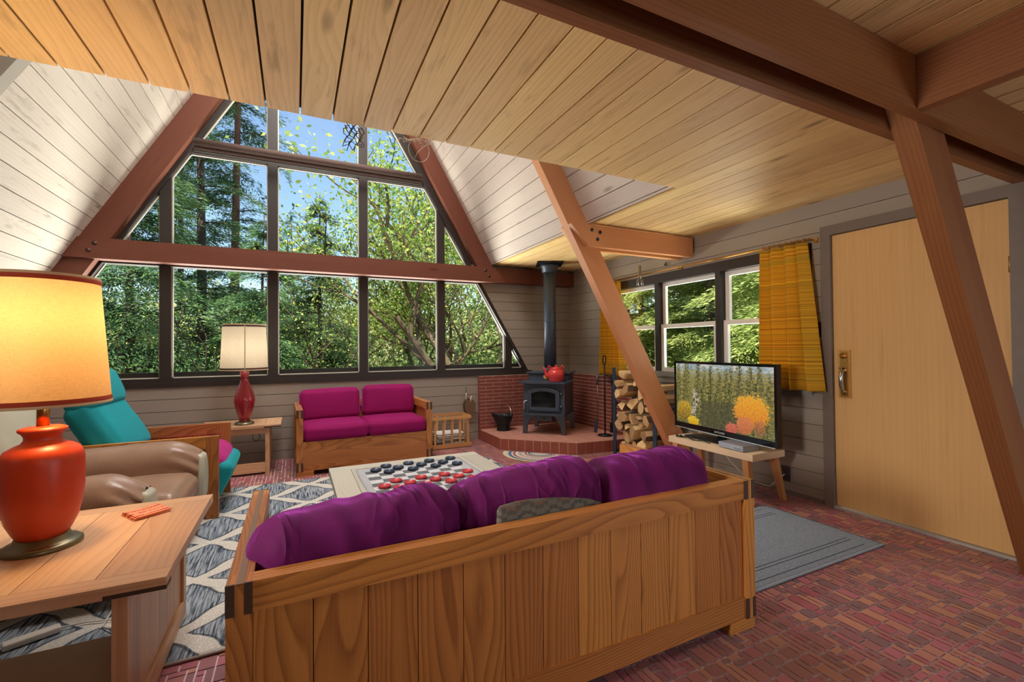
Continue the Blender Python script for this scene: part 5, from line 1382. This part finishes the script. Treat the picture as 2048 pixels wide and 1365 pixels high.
# cedars by the side window
F_ = plant_tree('cedar_tree', 'sunlit cedar boughs filling the middle sash of the side window', 'tree', *conifer(6, 8.5, 2.4, .2, 170, 480, .06, L_CED, .12, M_TRUNK), M_TRUNK, (8.6,7.3,GZ), 0, 1, 'cedars outside the side window')
again(F_, 'cedar boughs in the sash next to the right-hand curtain', (8.2,5.0,GZ), 1.3, .95)
again(F_, 'cedar boughs in the sash nearest the slanting post', (8.8,9.8,GZ), 2.6, 1.0)
again(F_, 'taller cedar behind the middle sash boughs', (12.,9.2,GZ), 3.7, 1.25)
again(F_, 'taller cedar further back on the door side of the sash window', (12.,6.0,GZ), 5.0, 1.2)
again(F_, 'cedar furthest towards the stove corner in the side window', (11.,13.,GZ), .4, 1.1)
# undergrowth and the far wood: uncountable foliage
g = np.random.default_rng(21)
def mass(name, lab, n, xr_, yr_, zr_, s, mat, clumps, cat):
    cc = np.stack([g.uniform(*xr_,clumps), g.uniform(*yr_,clumps), g.uniform(0,1,clumps)**1.3*(zr_[1]-zr_[0])+zr_[0]],1)
    idx = g.integers(0,clumps,n); c = cc[idx]+g.normal(0,1,(n,3))*np.array([.55,.55,.42])
    c[:,2] = np.maximum(c[:,2], GZ)
    d = unit(g.normal(0,1,(n,3))); w = unit(np.cross(d,g.normal(0,1,(n,3)))); k = s*g.uniform(.6,1.4,n)[:,None]
    me = leaf_mesh(name, c, d*k, w*k*.5, np.clip(g.uniform(0,.8,n)+np.repeat(g.uniform(-.2,.3,1),n)+ (g.uniform(-.25,.25,clumps))[idx],0,1), mat)
    o = bpy.data.objects.new(name, me); COL.objects.link(o); return tag(o, lab, cat, None, 'stuff')
mass('undergrowth', 'sunlit leafy undergrowth low beyond the gable panes', 60000, (-5,7.5), (8.5,14), (GZ,.35), .034, L_UND, 300, 'undergrowth')
mass('treeline_foliage', 'far wooded slope of mixed leaves behind the nearer trees', 120000, (-16,16), (20,30), (GZ,3.4), .10, L_UND, 620, 'woods')
mass('hillside_foliage', 'dense far foliage beyond the side window', 60000, (13,19), (3,22), (GZ,6.), .09, L_CED, 330, 'woods')
t = NT('leaf litter ground'); oc = t.n('ShaderNodeTexCoord').outputs['Object']
gm = t.out(t.bsdf(t.mix(t.ramp(t.noise(oc,2.5,6.,.65),.35,.7), lin((104,84,58)), lin((168,158,112))), .95))
mb = MB(); mb.grid(lambda u,v: V(-40+90*u, -10+70*v, GZ-.05+.10*max(0,(-10+70*v)-14)+.3*noise.noise(V(u*9,v*9,0))), 60, 50)
struct(mb.build('ground', gm), 'leaf-strewn woodland ground outside the house', 'ground')

# ------------------------------------------------------------------ light
w = bpy.data.worlds.new('sky'); SC.world = w; w.use_nodes = True; nt = w.node_tree; nt.nodes.clear()
sky = nt.nodes.new('ShaderNodeTexSky'); sky.sky_type = 'NISHITA'; sky.sun_disc = False; sky.sun_elevation = math.radians(42); sky.sun_rotation = math.radians(100); sky.air_density = 1.; sky.dust_density = .6; sky.ozone_density = 1.5
bg = nt.nodes.new('ShaderNodeBackground'); bg.inputs['Strength'].default_value = .24
ow = nt.nodes.new('ShaderNodeOutputWorld'); nt.links.new(sky.outputs[0], bg.inputs[0]); nt.links.new(bg.outputs[0], ow.inputs[0])
def light(name, typ, loc, energy, col, size=None, size_y=None, target=None, **kw):
    l = bpy.data.lights.new(name, typ); l.energy = energy; l.color = col
    if typ == 'AREA':
        l.shape = 'RECTANGLE'; l.size = size; l.size_y = size_y or size
    elif size is not None and typ in ('POINT','SPOT'): l.shadow_soft_size = size
    o = bpy.data.objects.new(name, l); COL.objects.link(o); o.location = loc
    if target is not None: o.rotation_euler = (Vector(target)-Vector(loc)).to_track_quat('-Z','Y').to_euler()
    for k,v in kw.items(): setattr(l, k, v)
    return o
light('sun', 'SUN', (-3,-5,14), 11.0, (1,.93,.82), target=(0,3.2,0), angle=.01)
light('gable_fill', 'AREA', (.25,3.6,5.0), 190, (1,.95,.90), 1.3, 3.2, target=(.25,3.6,0))  # added fill high in the gable, out of view; no lamp hangs there
light('low_front_fill', 'AREA', (.4,7.0,.0), 720, (1,.96,.88), 5.5, 1.8, target=(.4,3.2,2.6))  # added fill below the sill, imitating bounce from a sunlit deck
light('rear_fill', 'AREA', (3.55,-1.3,1.1), 45, (.86,.93,1.), 1.6, 1.1, target=(1.4,.3,0.))  # added cool fill behind the camera, standing in for a window
light('low_side_fill', 'AREA', (5.2,3.4,.1), 220, (1,.96,.86), 1.6, 3.2, target=(2.6,3.2,2.3))  # added fill outside the side window, imitating light bounced off the yard
light('fill_spot', 'SPOT', (-2.0,1.12,1.5), 300, (1,.90,.78), .3, target=(3.64,1.75,1.15), spot_size=math.radians(62), spot_blend=1.)  # unseen fill added at the left to brighten the door and side wall
light('fill_spot', 'SPOT', (.9,-2.4,1.9), 60, (1,.88,.74), .55, target=(1.3,1.4,.1), spot_size=math.radians(100), spot_blend=1.)  # extra fill from behind the camera onto the sofa back, no fixture
light('bulb_light', 'POINT', (LX0,LY0,LZ0+.80), 2.9, (1,.66,.33), .05)
light('bulb_light', 'SPOT', (LX0,LY0,LZ0+.84), 17, (1,.58,.22), .04, target=(LX0+.02,LY0,4.), spot_size=math.radians(84), spot_blend=.8)
light('bulb_light', 'SPOT', (LX0+.045,LY0,LZ0+.60), 9, (1,.58,.22), .04, target=(LX0+.02,LY0,0.), spot_size=math.radians(86), spot_blend=.8)
light('bulb_light', 'POINT', (F2[0],F2[1],F2[2]+.74), 1.6, (1,.90,.76), .03)

vs = SC.view_settings; vs.view_transform = 'Standard'; vs.look = 'None'; vs.exposure = .22; vs.gamma = 1.; vs.use_curve_mapping = False
SC.cycles.max_bounces = 8; SC.cycles.diffuse_bounces = 5; SC.cycles.glossy_bounces = 3; SC.cycles.transparent_max_bounces = 12; SC.cycles.transmission_bounces = 4
SC.cycles.sample_clamp_indirect = 6.; SC.cycles.use_denoising = True
